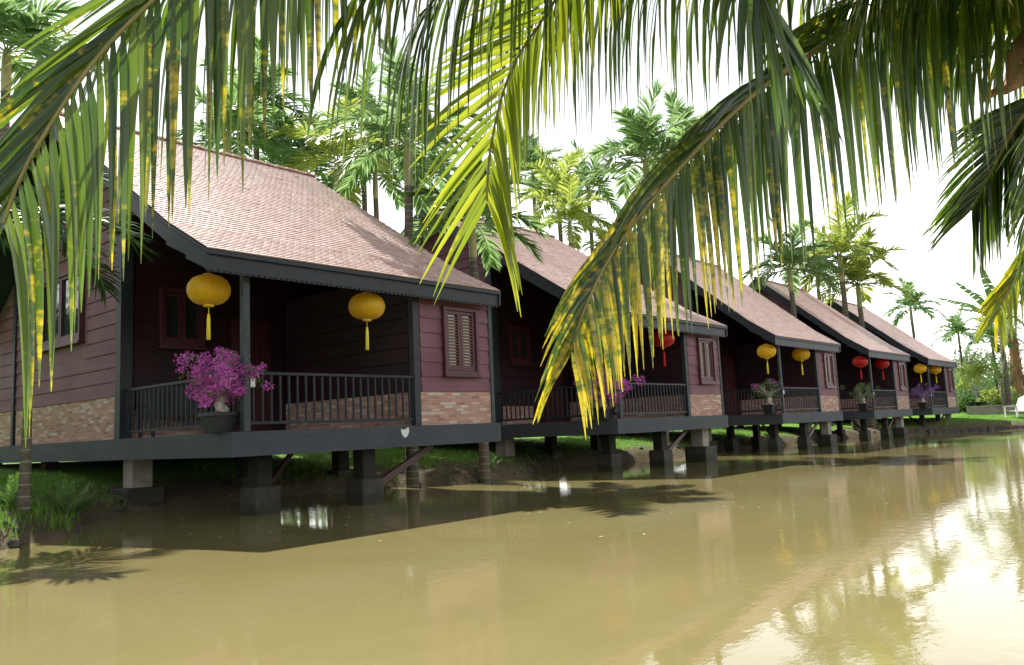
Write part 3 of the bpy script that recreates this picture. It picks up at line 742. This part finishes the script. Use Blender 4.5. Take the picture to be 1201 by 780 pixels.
def frond(parent, P, side, L, n, yt=None, t0=.12, ang=(60, 28), Wd=.045, droop=(1., 1.), lift=(0, 0), leafmat='coconut_leaf', rr=(.03, .006), yl=.5,
          name='frond', seg=6, jit=.12, offs=(0, 0, 0), tip=.45, fold=.35, ylj=.35, lf=None, twist=.0, brk=.06, ang2=None):
    """midrib along P (world points); side = preferred side vector; leaflets left/right"""
    pts, tot = spline(P, 60)
    off = Vector(offs); m = MB(); k_ = len(pts)
    m.tube([q - off for q in pts], [rr[0] + (rr[1] - rr[0]) * (i / (k_ - 1)) ** .8 for i in range(k_)], 7)
    fo = m.build(name, 'rachis' if rr[0] > .02 else 'areca_stem', parent)
    lm = MB()
    for i in range(n):
        t = t0 + (1 - t0) * (i / (n - 1)) ** .95
        for sg in (-1, 1):
            tt = min(.999, t + rnd.uniform(-.2, .2) / n); f = tt * (k_ - 1); j = min(int(f), k_ - 2)
            p = pts[j].lerp(pts[j + 1], f - j); T = (pts[j + 1] - pts[j]).normalized()
            Sv = (side - T * side.dot(T)).normalized(); Nv = Sv.cross(T).normalized()
            if Nv.z < 0: Nv = -Nv
            an = ang2 if (sg < 0 and ang2) else ang; a = R(an[0] + (an[1] - an[0]) * t) * (1 + rnd.uniform(-jit, jit) * .6)
            lv = lift[0 if sg < 0 else 1]
            d = T * math.cos(a) + (Sv * sg) * math.sin(a) + Nv * (lv + rnd.uniform(-jit, jit))
            prof = lf(t) if lf else (min(1, .45 + t * 3.0) * (1 - (1 - tip) * max(0, (t - .45) / .55) ** 1.5))
            ll_ = L * prof * rnd.uniform(.9, 1.08)
            dr = droop[0 if sg < 0 else 1]
            leaflet(lm, p - off, d, Nv + rv() * .25, ll_, Wd * rnd.uniform(.8, 1.15) * (.6 + .4 * prof), dr * rnd.uniform(.75, 1.3), seg, fold, 0, min(1, max(0, (yl if not yt else yt[0] + (yt[1] - yt[0]) * min(1, max(0, (t - .6) / .18))) + rnd.uniform(-ylj, ylj))),
                    twist=rnd.uniform(-twist, twist), broken=rnd.random() < brk)
    lm.build('leaflets', leafmat, fo)
    return fo

# foreground coconut palm: crown just outside the frame on the right
CR0 = at(1290, 70, 4.6)
palm = empty('coconut_palm', (CR0.x + .8, CR0.y - 1.6, gz(CR0.x + .8, CR0.y - 1.6)))
tag(palm, 'coconut palm whose long fronds hang across the foreground from the upper right edge', 'palm tree')
PO = Vector(palm.location)
def A(*L): return [at(*q) for q in L]
VR, VU, VF = CR, CU, CF
st = (1290, 70, 4.6)
tr = MB(); bz = Vector((0, 0, 0)); ctop = CR0 - PO
tp, _ = spline([Vector((0, 0, -.3)), Vector((.02, .15, .7)), Vector((-.2, .7, 2.0)).lerp(ctop, .35), ctop], 24)
tr.tube(tp, [.26 - .11 * (i / 24) ** .5 for i in range(25)], 14); tr.build('trunk', 'bark', palm)
def cf(P, side, **kw):
    kw.setdefault('twist', .9); return frond(palm, A(*P), side, offs=PO, **kw)
# 1: the far-left frond, leaflets hanging on the right of the rib and sweeping down-left on the other side
cf([st, (1120, -180, 4.5), (850, -360, 4.1), (560, -330, 3.6), (350, -150, 3.2), (176, 4, 3.0), (109, 74, 2.92), (60, 145, 2.86), (25, 205, 2.82), (4, 262, 2.8)],
   (VR * .7 - VU * .6 - VF * .25), L=1.22, n=118, t0=.2, ang=(62, 40), ang2=(24, 14), Wd=.043, droop=(.2, 4.5), lift=(-.05, -.1), yl=.48, tip=.62)
cf([st, (1100, -300, 4.2), (800, -430, 3.8), (540, -330, 3.5), (360, -150, 3.4), (250, -60, 3.4), (165, 0, 3.4)],
   (VF * .9 - VR * .1), L=1.15, n=100, t0=.25, ang=(60, 30), Wd=.044, droop=(3.4, 3.8), lift=(-.1, -.2), yl=.36, tip=.9)
# 3: top band
cf([st, (1130, -120, 4.5), (980, -210, 4.2), (800, -210, 4.0), (660, -130, 3.85), (560, -50, 3.8), (490, 20, 3.8)],
   (VF * .9 - VR * .1), L=1.08, n=105, t0=.1, ang=(60, 25), Wd=.040, droop=(3.2, 3.6), lift=(-.1, -.25), yl=.3, tip=.8)
cf([st, (1160, -60, 4.9), (1060, -110, 4.9), (900, -120, 4.9), (770, -90, 4.9), (660, -30, 4.9), (600, 30, 4.9)],
   (VF * .9 - VR * .1), L=1.38, n=104, t0=.1, ang=(60, 25), Wd=.036, droop=(3.2, 3.6), lift=(-.1, -.25), yl=.3, tip=.8)
cf([st, (1160, -160, 3.9), (1000, -330, 3.5), (760, -330, 3.3), (600, -200, 3.2), (500, -100, 3.2), (430, -20, 3.2)],
   (VF * .9 - VR * .1), L=.9, n=70, t0=.2, ang=(60, 22), Wd=.038, droop=(2.2, 2.6), lift=(-.1, -.2), yl=.25, tip=.9)
# 2: the sunlit spread frond pointing down
cf([st, (1120, -250, 4.9), (900, -300, 4.7), (740, -140, 4.4), (646, 8, 4.2), (605, 70, 4.15), (584, 130, 4.1), (573, 190, 4.1), (571, 235, 4.1)],
   (VR * .92 + VF * .3), L=.80, n=92, t0=.3, ang=(35, 22), ang2=(68, 30), Wd=.032, droop=(.35, 1.6), lift=(.05, -.2), leafmat='coconut_leaf_yellow', yl=.25, tip=.75, rr=(.03, .005))
# 4: the big drooping frond with yellow spotted leaflets
cf([st, (1190, 0, 4.6), (1080, -5, 4.5), (997, 33, 4.4), (944, 68, 4.3), (898, 100, 4.25), (850, 142, 4.2), (804, 190, 4.1), (756, 246, 4.05), (714, 304, 4.0), (686, 362, 3.95), (670, 410, 3.95)],
   (VR * .75 - VU * .6 - VF * .3), L=1.06, n=124, t0=.1, ang=(66, 34), ang2=(22, 14), Wd=.036, droop=(1.0, 2.7), lift=(-.05, -.15), yt=(.38, .84), tip=.40)
# 6: frond tip coming towards the camera, leaflets running down to the right
cf([st, (1150, -200, 4.2), (1010, -260, 3.9), (900, -160, 3.7), (880, -60, 3.6), (890, 0, 3.6), (905, 30, 3.6)],
   (VR * .9 + VF * .3), L=.85, n=70, t0=.25, ang=(45, 16), Wd=.04, droop=(2.1, 1.), lift=(-.2, -.1), yl=.12, tip=.75)
# 8: thinner fronds near the right
cf([st, (1220, -60, 4.4), (1150, -110, 4.2), (1060, -60, 4.1), (1000, 0, 4.1)],
   (VF * .8 + VR * .5), L=.85, n=66, t0=.12, ang=(60, 25), Wd=.034, droop=(2.6, 3.0), lift=(-.1, -.2), yl=.3, tip=.6)
cf([st, (1190, 10, 5.2), (1140, 0, 5.2), (1090, 10, 5.2), (1050, 30, 5.2)],
   (VR * .75 - VU * .6), L=.95, n=70, t0=.1, ang=(60, 30), ang2=(35, 20), Wd=.042, droop=(.8, 2.6), lift=(-.1, -.2), yl=.3, tip=.6)
# 5: right-hand hanging frond
cf([st, (1235, 105, 4.7), (1200, 135, 4.7), (1178, 170, 4.7), (1160, 205, 4.7), (1146, 232, 4.7), (1140, 245, 4.7)],
   (VR * .95 + VF * .2), L=.70, n=70, t0=.22, ang=(30, 22), ang2=(26, 30), Wd=.022, droop=(.5, 1.), lift=(-.1, -.1), yl=.15, tip=.6)
cf([st, (1270, 160, 4.9), (1250, 230, 4.9), (1215, 290, 4.9), (1185, 335, 4.9), (1168, 368, 4.9)],
   (VR * .7 - VU * .7), L=.5, n=46, t0=.25, ang=(55, 25), ang2=(20, 12), Wd=.03, droop=(.4, 1.2), lift=(0, -.1), yl=.6, tip=.5, leafmat='coconut_leaf_yellow')
cf([st, (1262, 130, 4.4), (1246, 190, 4.3), (1232, 250, 4.25), (1225, 300, 4.25)],
   (VR * .9 + VF * .2), L=.7, n=44, t0=.2, ang=(35, 22), Wd=.026, droop=(1.1, 1.), lift=(-.1, -.1), yl=.1, tip=.5)
# out of frame fronds that complete the crown
for (dx, dy, dz, l) in ((1.2, -1.6, .5, .9), (2.4, .2, .9, .9), (.4, -2.6, 0., .9), (2.6, -.9, .9, .9)):
    e = CR0 + Vector((dx, dy, dz)) * 1.0; e2 = CR0 + Vector((dx, dy, 0)) * 1.9 + Vector((0, 0, -.6))
    frond(palm, [CR0, CR0.lerp(e, .5) + Vector((0, 0, .5)), e, e2], Vector((-dy, dx, 0)).normalized(), L=.9, n=36, t0=.15, Wd=.045, offs=PO)
for q, (u, v, z, r_) in enumerate(((1212, 2, 4.45, .13), (1245, 30, 4.4, .13), (1232, -25, 4.55, .12), (1268, 5, 4.35, .12))):
    m = MB(); c = at(u, v, z) - PO
    m.lathe([(.0, -r_ * 1.15), (r_ * .55, -r_), (r_ * .95, -r_ * .35), (r_, .15 * r_), (r_ * .75, r_ * .8), (.25 * r_, r_ * 1.12), (0, r_ * 1.1)], 16, c); m.build('coconut', 'coconut', palm)
m = MB(); m.tube([at(u, v, z) - PO for u, v, z in ((1250, 40, 4.5), (1215, 70, 4.5), (1192, 92, 4.48), (1178, 108, 4.46))], [.07, .085, .06, .02], 10, jit=.2)
m.tube([at(u, v, z) - PO for u, v, z in ((1235, 60, 4.55), (1205, 80, 4.5), (1180, 100, 4.5), (1151, 117, 4.5))], [.035, .03, .022, .02], 8)
m.build('dry_spathe', 'husk', palm)
m = MB(); m.tube([at(u, v, z) - PO for u, v, z in ((1225, 20, 4.4), (1205, 45, 4.38), (1188, 70, 4.36), (1183, 100, 4.36))], [.03, .05, .04, .01], 8, jit=.2); m.build('dry_spathe', 'dry_fiber', palm)

# areca palms: shared frond meshes
def areca_proto(nf, fl, leafmat, seed, lw=.075, ang0=(80, -5)):
    global rnd
    rnd = random.Random(seed); root = empty('areca_palm'); 
    m = MB(); m.tube([(0, 0, -.95), (.01, 0, -.6), (0, 0, -.1), (0, 0, .1)], [.085, .10, .085, .05], 12); m.build('crownshaft', 'crownshaft', root)
    for i in range(nf):
        az = i * 2.4 + rnd.uniform(-.25, .25); el = R(ang0[0] + (ang0[1] - ang0[0]) * (i / (nf - 1)) ** .9); l = fl * rnd.uniform(.85, 1.1)
        d = Vector((math.cos(az) * math.cos(el), math.sin(az) * math.cos(el), math.sin(el)))
        P = [Vector((0, 0, 0))]; cur = d.copy()
        for q in range(5): P.append(P[-1] + cur * l / 5); cur = (cur + Vector((0, 0, -.17 - .12 * q * .9 + .03)) + rv() * .06).normalized()
        sd = Vector((-math.sin(az), math.cos(az), 0))
        frond(root, P, sd, L=.68, n=26, t0=.16, ang=(62, 30), Wd=lw, droop=(.8, .8), lift=(.25, .25), leafmat=leafmat, rr=(.018, .005), seg=4, jit=.25, tip=.6)
    return root
protoA = areca_proto(14, 2.0, 'areca_leaf', 11, .10)
protoB = areca_proto(13, 2.1, 'areca_leaf_yellow', 12, .10)
protoC = areca_proto(8, 1.6, 'dark_leaf', 13, .06, (60, 0))
used = set()
def areca(u, v, z, kind, label, s=1., lean=0, group='areca palms around the houses'):
    tk = .68 if z < 13 else 1.; s = s * (1 if z < 13 else 1.08)
    """crown centre at image point (u,v) at depth z; trunk stands on the ground below"""
    top = at(u, v, z); src = {'A': protoA, 'B': protoB, 'C': protoC}[kind]
    r = src if src.name not in used else src.copy()
    if src.name in used:
        COL.objects.link(r)
        for ch in [x for x in bpy.data.objects if x.parent == src and not x.name.startswith('trunk')]: copy_tree(ch, r)
    used.add(src.name)
    bx, by = top.x + lean * .6, top.y; g = gz(bx, by)
    r.location = (bx, by, max(g, -.6)); r.scale = (1, 1, 1)
    off = Vector((top.x - bx, 0, top.z - max(g, -.6)))
    rz = rnd.random() * 6.28
    for ch in [x for x in bpy.data.objects if x.parent == r]:
        ch.location = off; ch.scale = (s, s, s); ch.rotation_euler = (0, 0, rz)
    m = MB(); h = off.z
    P, _ = spline([Vector((0, 0, -.25)), Vector((off.x * .1 + .03, .02, h * .35)), Vector((off.x * .5, -.03, h * .7)), Vector((off.x, 0, h - .85 * s))], 16)
    m.tube(P, [.145 * s * tk - .055 * s * tk * min(1, (i / 16) * 2.2) for i in range(17)], 12); m.build('trunk', 'bark', r)
    tag(r, label, 'palm tree', group); return r
rnd = random.Random(5)
AP = [(36, 268, 12.2, 'C', 'short palm with ringed dark trunk on the bank at the left edge', 1.0, 0),
      (478, 172, 20.3, 'A', 'tall areca palm with a yellowish upper trunk rising between the first and second house', 1.1, -.3),
      (553, 262, 20.2, 'A', 'slender areca palm between the first two houses, behind the sunlit frond', .95, .2),
      (268, 160, 29, 'A', 'areca palm above the middle of the near roof ridge, left of the two there', 1.05, 0),
      (318, 178, 35, 'A', 'low areca crown just over the near roof ridge', 1.1, 0),
      (395, 192, 30, 'B', 'yellow green areca palm over the right end of the near roof', 1.2, 0),
      (440, 205, 33, 'A', 'areca palm crown half hidden left of the tall yellowish trunk', 1.1, 0),
      (8, 62, 22, 'A', 'palm crown peeking from behind the frond at the top left corner', 1.2, 0),
      (655, 235, 44, 'B', 'yellowing areca palm behind the second house roof ridge', 1.25, 0),
      (690, 222, 46, 'A', 'green areca palm just right of the yellowing one', 1.2, 0),
      (757, 190, 29.5, 'A', 'tall areca palm in the gap between the second and third house', 1.2, 0),
      (800, 185, 45, 'A', 'areca crown to the right of the tallest middle palm', 1.5, 0),
      (712, 292, 42, 'B', 'small areca crown low over the second roof', .7, 0),
      (926, 316, 38.5, 'A', 'areca palm with a pale trunk standing in front of the fourth roof', 1.15, 0),
      (985, 302, 46.5, 'B', 'highest of the clustered palms between the fourth and fifth house', 1.5, 0),
      (1006, 335, 47.5, 'B', 'lower yellow green palm on the right of the cluster by the fifth roof', 1.4, 0),
      (958, 322, 48, 'A', 'green palm on the left of the cluster by the fourth roof', 1.0, 0),
      (352, 205, 34, 'A', 'broad yellow green palm just over the right half of the near ridge', 1.2, 0),
      (505, 205, 41, 'A', 'palm crown between the yellowish trunk and the second gable', 1.1, 0),
      (425, 150, 36, 'A', 'feathery crown left of the tall yellowish trunk, against the sky', 1.2, 0),
      (625, 205, 48, 'A', 'tall palm behind the second gable', 1.2, 0),
      (668, 262, 40, 'B', 'low golden palm just above the second roof ridge', 1.1, 0),
      (300, 120, 34, 'A', 'palm behind the hanging frond above the near roof', 1.2, 0),
      (1068, 362, 60, 'A', 'solitary thin palm against the sky above the farthest roof', 1.05, 0),
      (1124, 392, 64, 'A', 'small slim palm right of the farthest house', .95, 0),
      (1163, 398, 58, 'A', 'small palm in front of the banana leaves near the right edge', .9, 0)]
rnd = random.Random(99)
for a in AP: areca(a[0], a[1], a[2], a[3], a[4], a[5], a[6])

# banana plant with big torn leaves, right edge
def broad_leaf(mb, P, wd, mi=0):
    pts, tot = spline(P, 18); rows = []
    up = Vector((0, 0, 1)); rr = rnd.random()
    for sg in (-1, 1):
        for i in range(18):
            T = (pts[i + 1] - pts[i]).normalized(); s = T.cross(up).normalized() * sg
            w0 = wd * math.sin(math.pi * min(1, (i + .3) / 18.3)) ** .55; w1 = wd * math.sin(math.pi * min(1, (i + 1.1) / 18.3)) ** .55 * rnd.uniform(.82, 1.05)
            dz = Vector((0, 0, -.25 - rnd.random() * .35)); g = rnd.choice((.0, .0, .1, .3))
            mb.face([pts[i], pts[i].lerp(pts[i + 1], 1 - g * .3), pts[i].lerp(pts[i + 1], 1 - g) + s * w1 + dz * w1 + T * .1, pts[i] + s * w0 + dz * w0 + T * .1], mi, (min(1, rr * .6 + rnd.random() * .4), .5, .5))
def banana(u, v, z, leaves, label, tr_=.16, cat='banana plant', nm='banana_plant'):
    top = at(u, v, z); g = gz(top.x, top.y); r = empty(nm, (top.x, top.y, g)); off = Vector(r.location)
    m = MB(); m.tube([(0, 0, -.2), (.05, 0, (top.z - g) * .5), top - off], [tr_ * 1.3, tr_, tr_ * .6], 10, jit=.15); m.build('trunk', 'bark', r)
    for (u2, v2, z2, sag, wd) in leaves:
        e = at(u2, v2, z2); a = top; mid = a.lerp(e, .5) + Vector((0, 0, sag)); lm = MB()
        broad_leaf(lm, [a - off, a.lerp(mid, .6) - off + Vector((0, 0, sag * .2)), mid - off, e - off], wd); lf_ = lm.build('leaf', 'banana_leaf', r)
        MB().tube([a - off, a.lerp(mid, .6) - off + Vector((0, 0, sag * .2 + .02)), mid - off + Vector((0, 0, .02)), e - off], [.05, .035, .025, .01], 6).build('midrib', 'crownshaft', lf_)
    tag(r, label, cat); return r
rnd = random.Random(4)
banana(1172, 376, 54, [(1101, 349, 54, .35, .38), (1122, 331, 54, .4, .42), (1121, 362, 55, .3, .34), (1150, 312, 54, .5, .4), (1196, 322, 53, .5, .4), (1225, 345, 54, .5, .42), (1212, 388, 53, .6, .4), (1146, 396, 53, .5, .3)],
       'large leaved banana plant with long arching leaves at the right edge')
banana(1174, 446, 52, [(1163, 418, 52, .1, .22), (1180, 412, 52, .1, .25), (1190, 428, 51.5, .2, .22), (1158, 440, 52, .2, .2)], 'young banana plant with upright light green leaves above the shrubs', .08)
# thick old palm trunk with dead skirt
top = at(1186, 386, 60); g = gz(top.x, top.y); r = empty('old_palm', (top.x, top.y, g)); tag(r, 'thick rough palm trunk with a ragged brown skirt near the right edge', 'palm tree'); off = Vector(r.location)
MB().tube([(0, 0, -.2), (0, 0, (top.z - g) * .5), top - off], [.38, .3, .3], 12, jit=.3).build('trunk', 'husk', r)
m = MB()
for _ in range(260):
    a = rnd.random() * 6.28; z = rnd.uniform(.9, top.z - g)
    quad_leaf(m, Vector((math.cos(a) * .3, math.sin(a) * .3, z)), Vector((math.cos(a) * .35, math.sin(a) * .35, -1)), Vector((math.cos(a), math.sin(a), 0)), .7, .09)
m.build('dead_skirt', 'dry_fiber', r)
for i in range(13):
    az = i * 2.4; el = R(70 - i * 6); P = [top - off]; cur = Vector((math.cos(az) * math.cos(el), math.sin(az) * math.cos(el), math.sin(el)))
    for q in range(4): P.append(P[-1] + cur * .95); cur = (cur + Vector((0, 0, -.22 - .08 * q))).normalized()
    frond(r, P, Vector((-math.sin(az), math.cos(az), 0)), L=.75, n=26, t0=.12, Wd=.07, droop=(.6, .6), lift=(.1, .1), leafmat='areca_leaf', seg=4)

# shrubs, small trees
def shrub(u, v, z, rad, ht, label, mat='bush_leaf', n=1500, size=.12, nm='shrub', pot=False, stem=False, cat='shrub'):
    base = at(u, v, z); g = gz(base.x, base.y); r = empty(nm, (base.x, base.y, g)); m = MB(); z0 = 0
    if pot:
        p = MB(); p.lathe([(.0, .0), (.42, .0), (.55, .70), (.60, .70), (.60, .78), (.52, .78), (.50, .68), (0, .68)], 24); p.build('pot', 'pot', r); z0 = .7
    t = MB(); t.tube([(0, 0, z0 - .1), (.03, 0, z0 + ht * .25), (0, .02, z0 + ht * .5)], [.05, .04, .02], 8)
    for _ in range(9):
        a = rnd.random() * 6.28; t.tube([(0, 0, z0 + ht * .2), (math.cos(a) * rad * .4, math.sin(a) * rad * .4, z0 + ht * .5), (math.cos(a) * rad * .7, math.sin(a) * rad * .7, z0 + ht * rnd.uniform(.55, .9))], [.03, .02, .008], 5)
    t.build('stem', 'stump', r)
    nc = 16
    for _ in range(nc):
        a = rnd.random() * 6.28; rr_ = rad * math.sqrt(rnd.random()) * .8; zc = z0 + ht * (rnd.uniform(.45, .95) if stem or pot else rnd.uniform(.12, .85))
        puff(m, Vector((rr_ * math.cos(a), rr_ * math.sin(a), zc)), rad * rnd.uniform(.25, .42), n // nc, size, .75, shell=.3)
    m.build('foliage', mat, r); tag(r, label, cat); return r
rnd = random.Random(31)
shrub(1147, 484, 55, 1.35, 2.6, 'small leafy tree in a big black pot on the lawn by the farthest house', 'areca_leaf_yellow', 2200, .14, 'potted_tree', True, True, 'potted tree')
SH = [(1128, 470, 60, 1.5, 3.2, 'dark green shrub against the right wall of the farthest house', 'areca_leaf'), (1118, 462, 72, 3., 5.5, 'tall rounded tree rising behind the farthest house roof end', 'pale_leaf'),
      (1150, 462, 74, 3.2, 6.0, 'pale green tree behind the potted tree', 'pale_leaf'), (1172, 470, 66, 2.0, 3.0, 'broad leafy shrub under the young banana plant', 'bush_leaf'),
      (1190, 472, 62, 1.8, 2.8, 'leafy shrub in front of the thick palm trunk', 'bush_leaf'), (1208, 470, 60, 1.9, 2.8, 'shrub cut off by the right edge of the picture', 'pale_leaf'),
      (1162, 484, 57, .8, 1.7, 'light green young plant just right of the black pot', 'areca_leaf_yellow'), (1178, 484, 57.5, .9, 1.9, 'yellow green young plant midway between the black pot and the white chair', 'areca_leaf_yellow'),
      (1132, 482, 58, .7, 1.2, 'low bush between the farthest house and the black pot', 'bush_leaf'),
      (1185, 455, 85, 4, 7.5, 'far tree behind the banana leaves', 'pale_leaf'), (1150, 455, 92, 4.5, 7, 'hazy far tree in the gap right of the houses', 'pale_leaf')]
for (u, v, z, rad, ht, lb, mt) in SH: shrub(u, v, z, rad, ht, lb, mt, 2200, .16 if rad < 2.5 else .3, cat='shrub' if rad < 2.5 else 'tree', nm='shrub' if rad < 2.5 else 'tree')
# big unseen trees added out of frame at the left to block sky light
for i, (x, y, h_) in enumerate(((-10, -1, 9), (-17, -2, 10), (-8, -8, 9), (-7.5, 17, 9), (-9, 24, 11), (-14, 15.5, 10), (-6, 33, 12), (-20, 20, 11), (-1.5, 42, 12))):
    r = empty('sky_blocker_tree', (x, y, gz(x, y))); t = MB(); t.tube([(0, 0, -.3), (.2, .1, h_ * .3), (-.1, .2, h_ * .6)], [.35, .28, .15], 10)
    for q in range(7): a = q * .9; t.tube([(0, .1, h_ * .35), (math.cos(a) * 1.4, math.sin(a) * 1.4, h_ * .6), (math.cos(a) * 2.4, math.sin(a) * 2.4, h_ * .75)], [.14, .08, .03], 6)
    t.build('trunk', 'stump', r); m = MB()
    for q in range(26):
        a = rnd.random() * 6.28; rr_ = 3.1 * math.sqrt(rnd.random()); puff(m, Vector((rr_ * math.cos(a), rr_ * math.sin(a), h_ * rnd.uniform(.22, .95))), 1.2, 110, .42, .8, shell=.3)
    m.build('crown', 'dark_leaf', r); tag(r, 'tall dark leafy tree added out of frame at the left to block sky light', 'tree', 'unseen trees added to block sky light')
# far tree belt behind everything
m = MB()
rnd = random.Random(77)
for i in range(150):
    x = rnd.uniform(-60, 190); y = rnd.uniform(52, 74) if x < 110 else rnd.uniform(-30, 60)
    hh = rnd.uniform(2.5, 5.5)
    for _ in range(3): puff(m, Vector((x + rnd.uniform(-2, 2), y + rnd.uniform(-1.5, 1.5), 1 + hh * rnd.uniform(.2, .8))), rnd.uniform(1.5, 2.6), 110, .8, .8, shell=.4)
tag(m.build('distant_trees', 'pale_leaf'), 'distant belt of trees and bushes behind the houses', 'trees', kind='stuff')
m = MB()
for i in range(60):
    x = rnd.uniform(62, 72); y = rnd.uniform(2, 24); puff(m, Vector((x, y, gz(x, y) + rnd.uniform(.2, .7))), rnd.uniform(.6, 1.1), 60, .22, .7, shell=.2)
tag(m.build('ground_cover', 'bush_leaf'), 'leafy ground cover behind the lawn at the end of the canal', 'ground cover', kind='stuff')
# low wall behind lawn and kerb along the canal end
P = [(50.7, 11.75), (51.85, 10.75), (52.85, 9.15), (55.5, 7.55), (58, 2.9), (60, -3.4)]
m = MB()
for a, b in zip(P[:-1], P[1:]):
    d = Vector((b[0] - a[0], b[1] - a[1], 0)); n_ = max(1, int(d.length / .45))
    for q in range(n_):
        p0 = Vector((a[0], a[1], .02)) + d * (q / n_); p1 = Vector((a[0], a[1], .02)) + d * ((q + .93) / n_)
        m.bar(p0, p1, .22 + .06 * rnd.random(), .26 + .1 * rnd.random())
tag(m.build('kerb', 'curb'), 'dark stone edging along the lawn at the end of the canal', 'kerb')
m = MB(); m.bar((61.5, 3, 1.0), (60.3, 11.5, 1.05), .35, .62); m.bar((61.5, 3, 1.34), (60.3, 11.5, 1.39), .45, .06)
tag(m.build('low_wall', 'concrete', bevel=.02), 'low brownish wall at the back of the lawn', 'wall')
# little deck edge by the chair
# white garden chair
c0 = at(1194, 497.5, 49); g = gz(c0.x, c0.y)
ch = empty('garden_chair', (c0.x, c0.y, max(g, .3)), R(235), 1.2); tag(ch, 'white slatted garden chair on the lawn at the right edge', 'chair')
m = MB()
for i in range(7): m.bar((-.27 + i * .09, .22, .30), (-.32 + i * .107, .62, 1.08 - abs(i - 3) * .04), .078, .022, up=(0, 1, .3))
m.build('backrest', 'white', ch)
m = MB()
for i in range(6): m.box(-.3, -.35 + i * .1, .33 - i * .012, .3, -.27 + i * .1, .35 - i * .012)
m.build('seat', 'white', ch)
for x in (-.34, .34):
    m = MB(); m.bar((x, -.36, 0), (x, -.36, .55), .08, .03, up=(0, 1, 0)); m.build('leg', 'white', ch)
    m = MB(); m.bar((x, .45, 0), (x, .33, .55), .08, .03, up=(0, 1, 0)); m.build('leg', 'white', ch)
    m = MB().box(x - .07, -.42, .55, x + .07, .42, .575); m.build('armrest', 'white', ch)

# ------------------------------------------------------------------ bank vegetation
rnd = random.Random(15)
m = MB()
def blade(m, x, y, h):
    z = gz(x, y)
    if z < .06: return
    a = rnd.random() * 6.28; d = Vector((math.cos(a), math.sin(a), 0)); s = Vector((-d.y, d.x, 0)) * .006 * (1 + h * 3)
    p = Vector((x, y, z - .02)); q = p + Vector((0, 0, h * .6)) + d * h * .18; t = p + Vector((0, 0, h * .9)) + d * h * .5
    c = (rnd.random(), .5, .5)
    m.face([p - s, p + s, q + s * .7, q - s * .7], 0, c); m.face([q - s * .7, q + s * .7, t], 0, c)
for _ in range(13000):
    x = rnd.uniform(-1, 7.2); y = rnd.uniform(12.3, 19); blade(m, x, y, rnd.uniform(.06, .16))
for _ in range(1800):
    x = rnd.uniform(1.5, 6.2); y = rnd.uniform(11.9, 14.6); blade(m, x, y, rnd.uniform(.10, .26))
for _ in range(26000):
    x = rnd.uniform(10, 40); y = rnd.uniform(13, 17.5) + rnd.uniform(0, 3); blade(m, x, y, rnd.uniform(.05, .14))
for _ in range(8000):
    x = rnd.uniform(51, 60); y = rnd.uniform(3, 11.5); blade(m, x, y, rnd.uniform(.06, .13))
tag(m.build('grass', 'grass_blade'), 'short green grass growing over the banks', 'grass', kind='stuff')
# ferns at the left trunk
def fern(x, y, s, label):
    r = empty('fern', (x, y, gz(x, y)))
    for i in range(11):
        az = i * 2.4 + rnd.random() * .4; el = R(rnd.uniform(40, 80)); P = [Vector((0, 0, 0))]; cur = Vector((math.cos(az) * math.cos(el), math.sin(az) * math.cos(el), math.sin(el)))
        for q in range(3): P.append(P[-1] + cur * .22 * s); cur = (cur + Vector((0, 0, -.25))).normalized()
        frond(r, P, Vector((-math.sin(az), math.cos(az), 0)), L=.14 * s, n=14, t0=.15, Wd=.028 * s, droop=(.5, .5), leafmat='bush_leaf', rr=(.006, .002), seg=3, name='frond')
    tag(r, label, 'fern', 'ferns on the left bank')
fern(5.35, 13.7, .9, 'bright fern right beside the ringed palm trunk'); fern(6.1, 14.95, .7, 'small fern hugging the concrete footing'); fern(4.5, 13.4, .8, 'low fern left of the ringed palm trunk')
fern(15.3, 13.6, .7, 'small fern at the foot of the slope between the first two houses'); 
# stones / clods along the waterline
m = MB(); rnd = random.Random(8)
import bisect
for _ in range(260):
    i = rnd.randint(3, 27); a, b = SHORE_FAR[i], SHORE_FAR[i + 1]; t = rnd.random()
    x = a[0] + (b[0] - a[0]) * t + rnd.gauss(0, .25); y = a[1] + (b[1] - a[1]) * t + rnd.gauss(0, .25); z = gz(x, y)
    if z < -.25 or z > .5: continue
    s = rnd.uniform(.03, .10); c = Vector((x, y, z)); n = 7
    rows = [[c + Vector((math.cos(6.283 * j / n) * s * math.sin(p) * rnd.uniform(.7, 1.2), math.sin(6.283 * j / n) * s * math.sin(p) * rnd.uniform(.7, 1.2), -s * .7 * math.cos(p))) for j in range(n)] for p in (.1, .9, 1.7, 2.4, 3.05)]
    m.grid(rows, closed=True, smooth=False)
tag(m.build('shore_stones', 'curb'), 'clods and small stones strewn along the muddy waterline', 'stones', kind='stuff')
# floating leaves
m = MB()
for _ in range(80):
    u = rnd.uniform(50, 1150); v = rnd.uniform(560, 640) if u < 800 else rnd.uniform(520, 600)
    d = CF + CR * ((u - 600.5) / FPX) + CU * ((390 - v) / FPX); t = -CAM.z / d.z; p = CAM + d * t
    if not inside(p.x, p.y): continue
    quad_leaf(m, Vector((p.x, p.y, .006)), Vector((rnd.uniform(-1, 1), rnd.uniform(-1, 1), 0)), Vector((0, 0, 1)), rnd.uniform(.03, .09), rnd.uniform(.02, .04))
tag(m.build('floating_leaves', 'scum'), 'pale fallen leaves and bits floating on the water', 'leaves', kind='stuff')
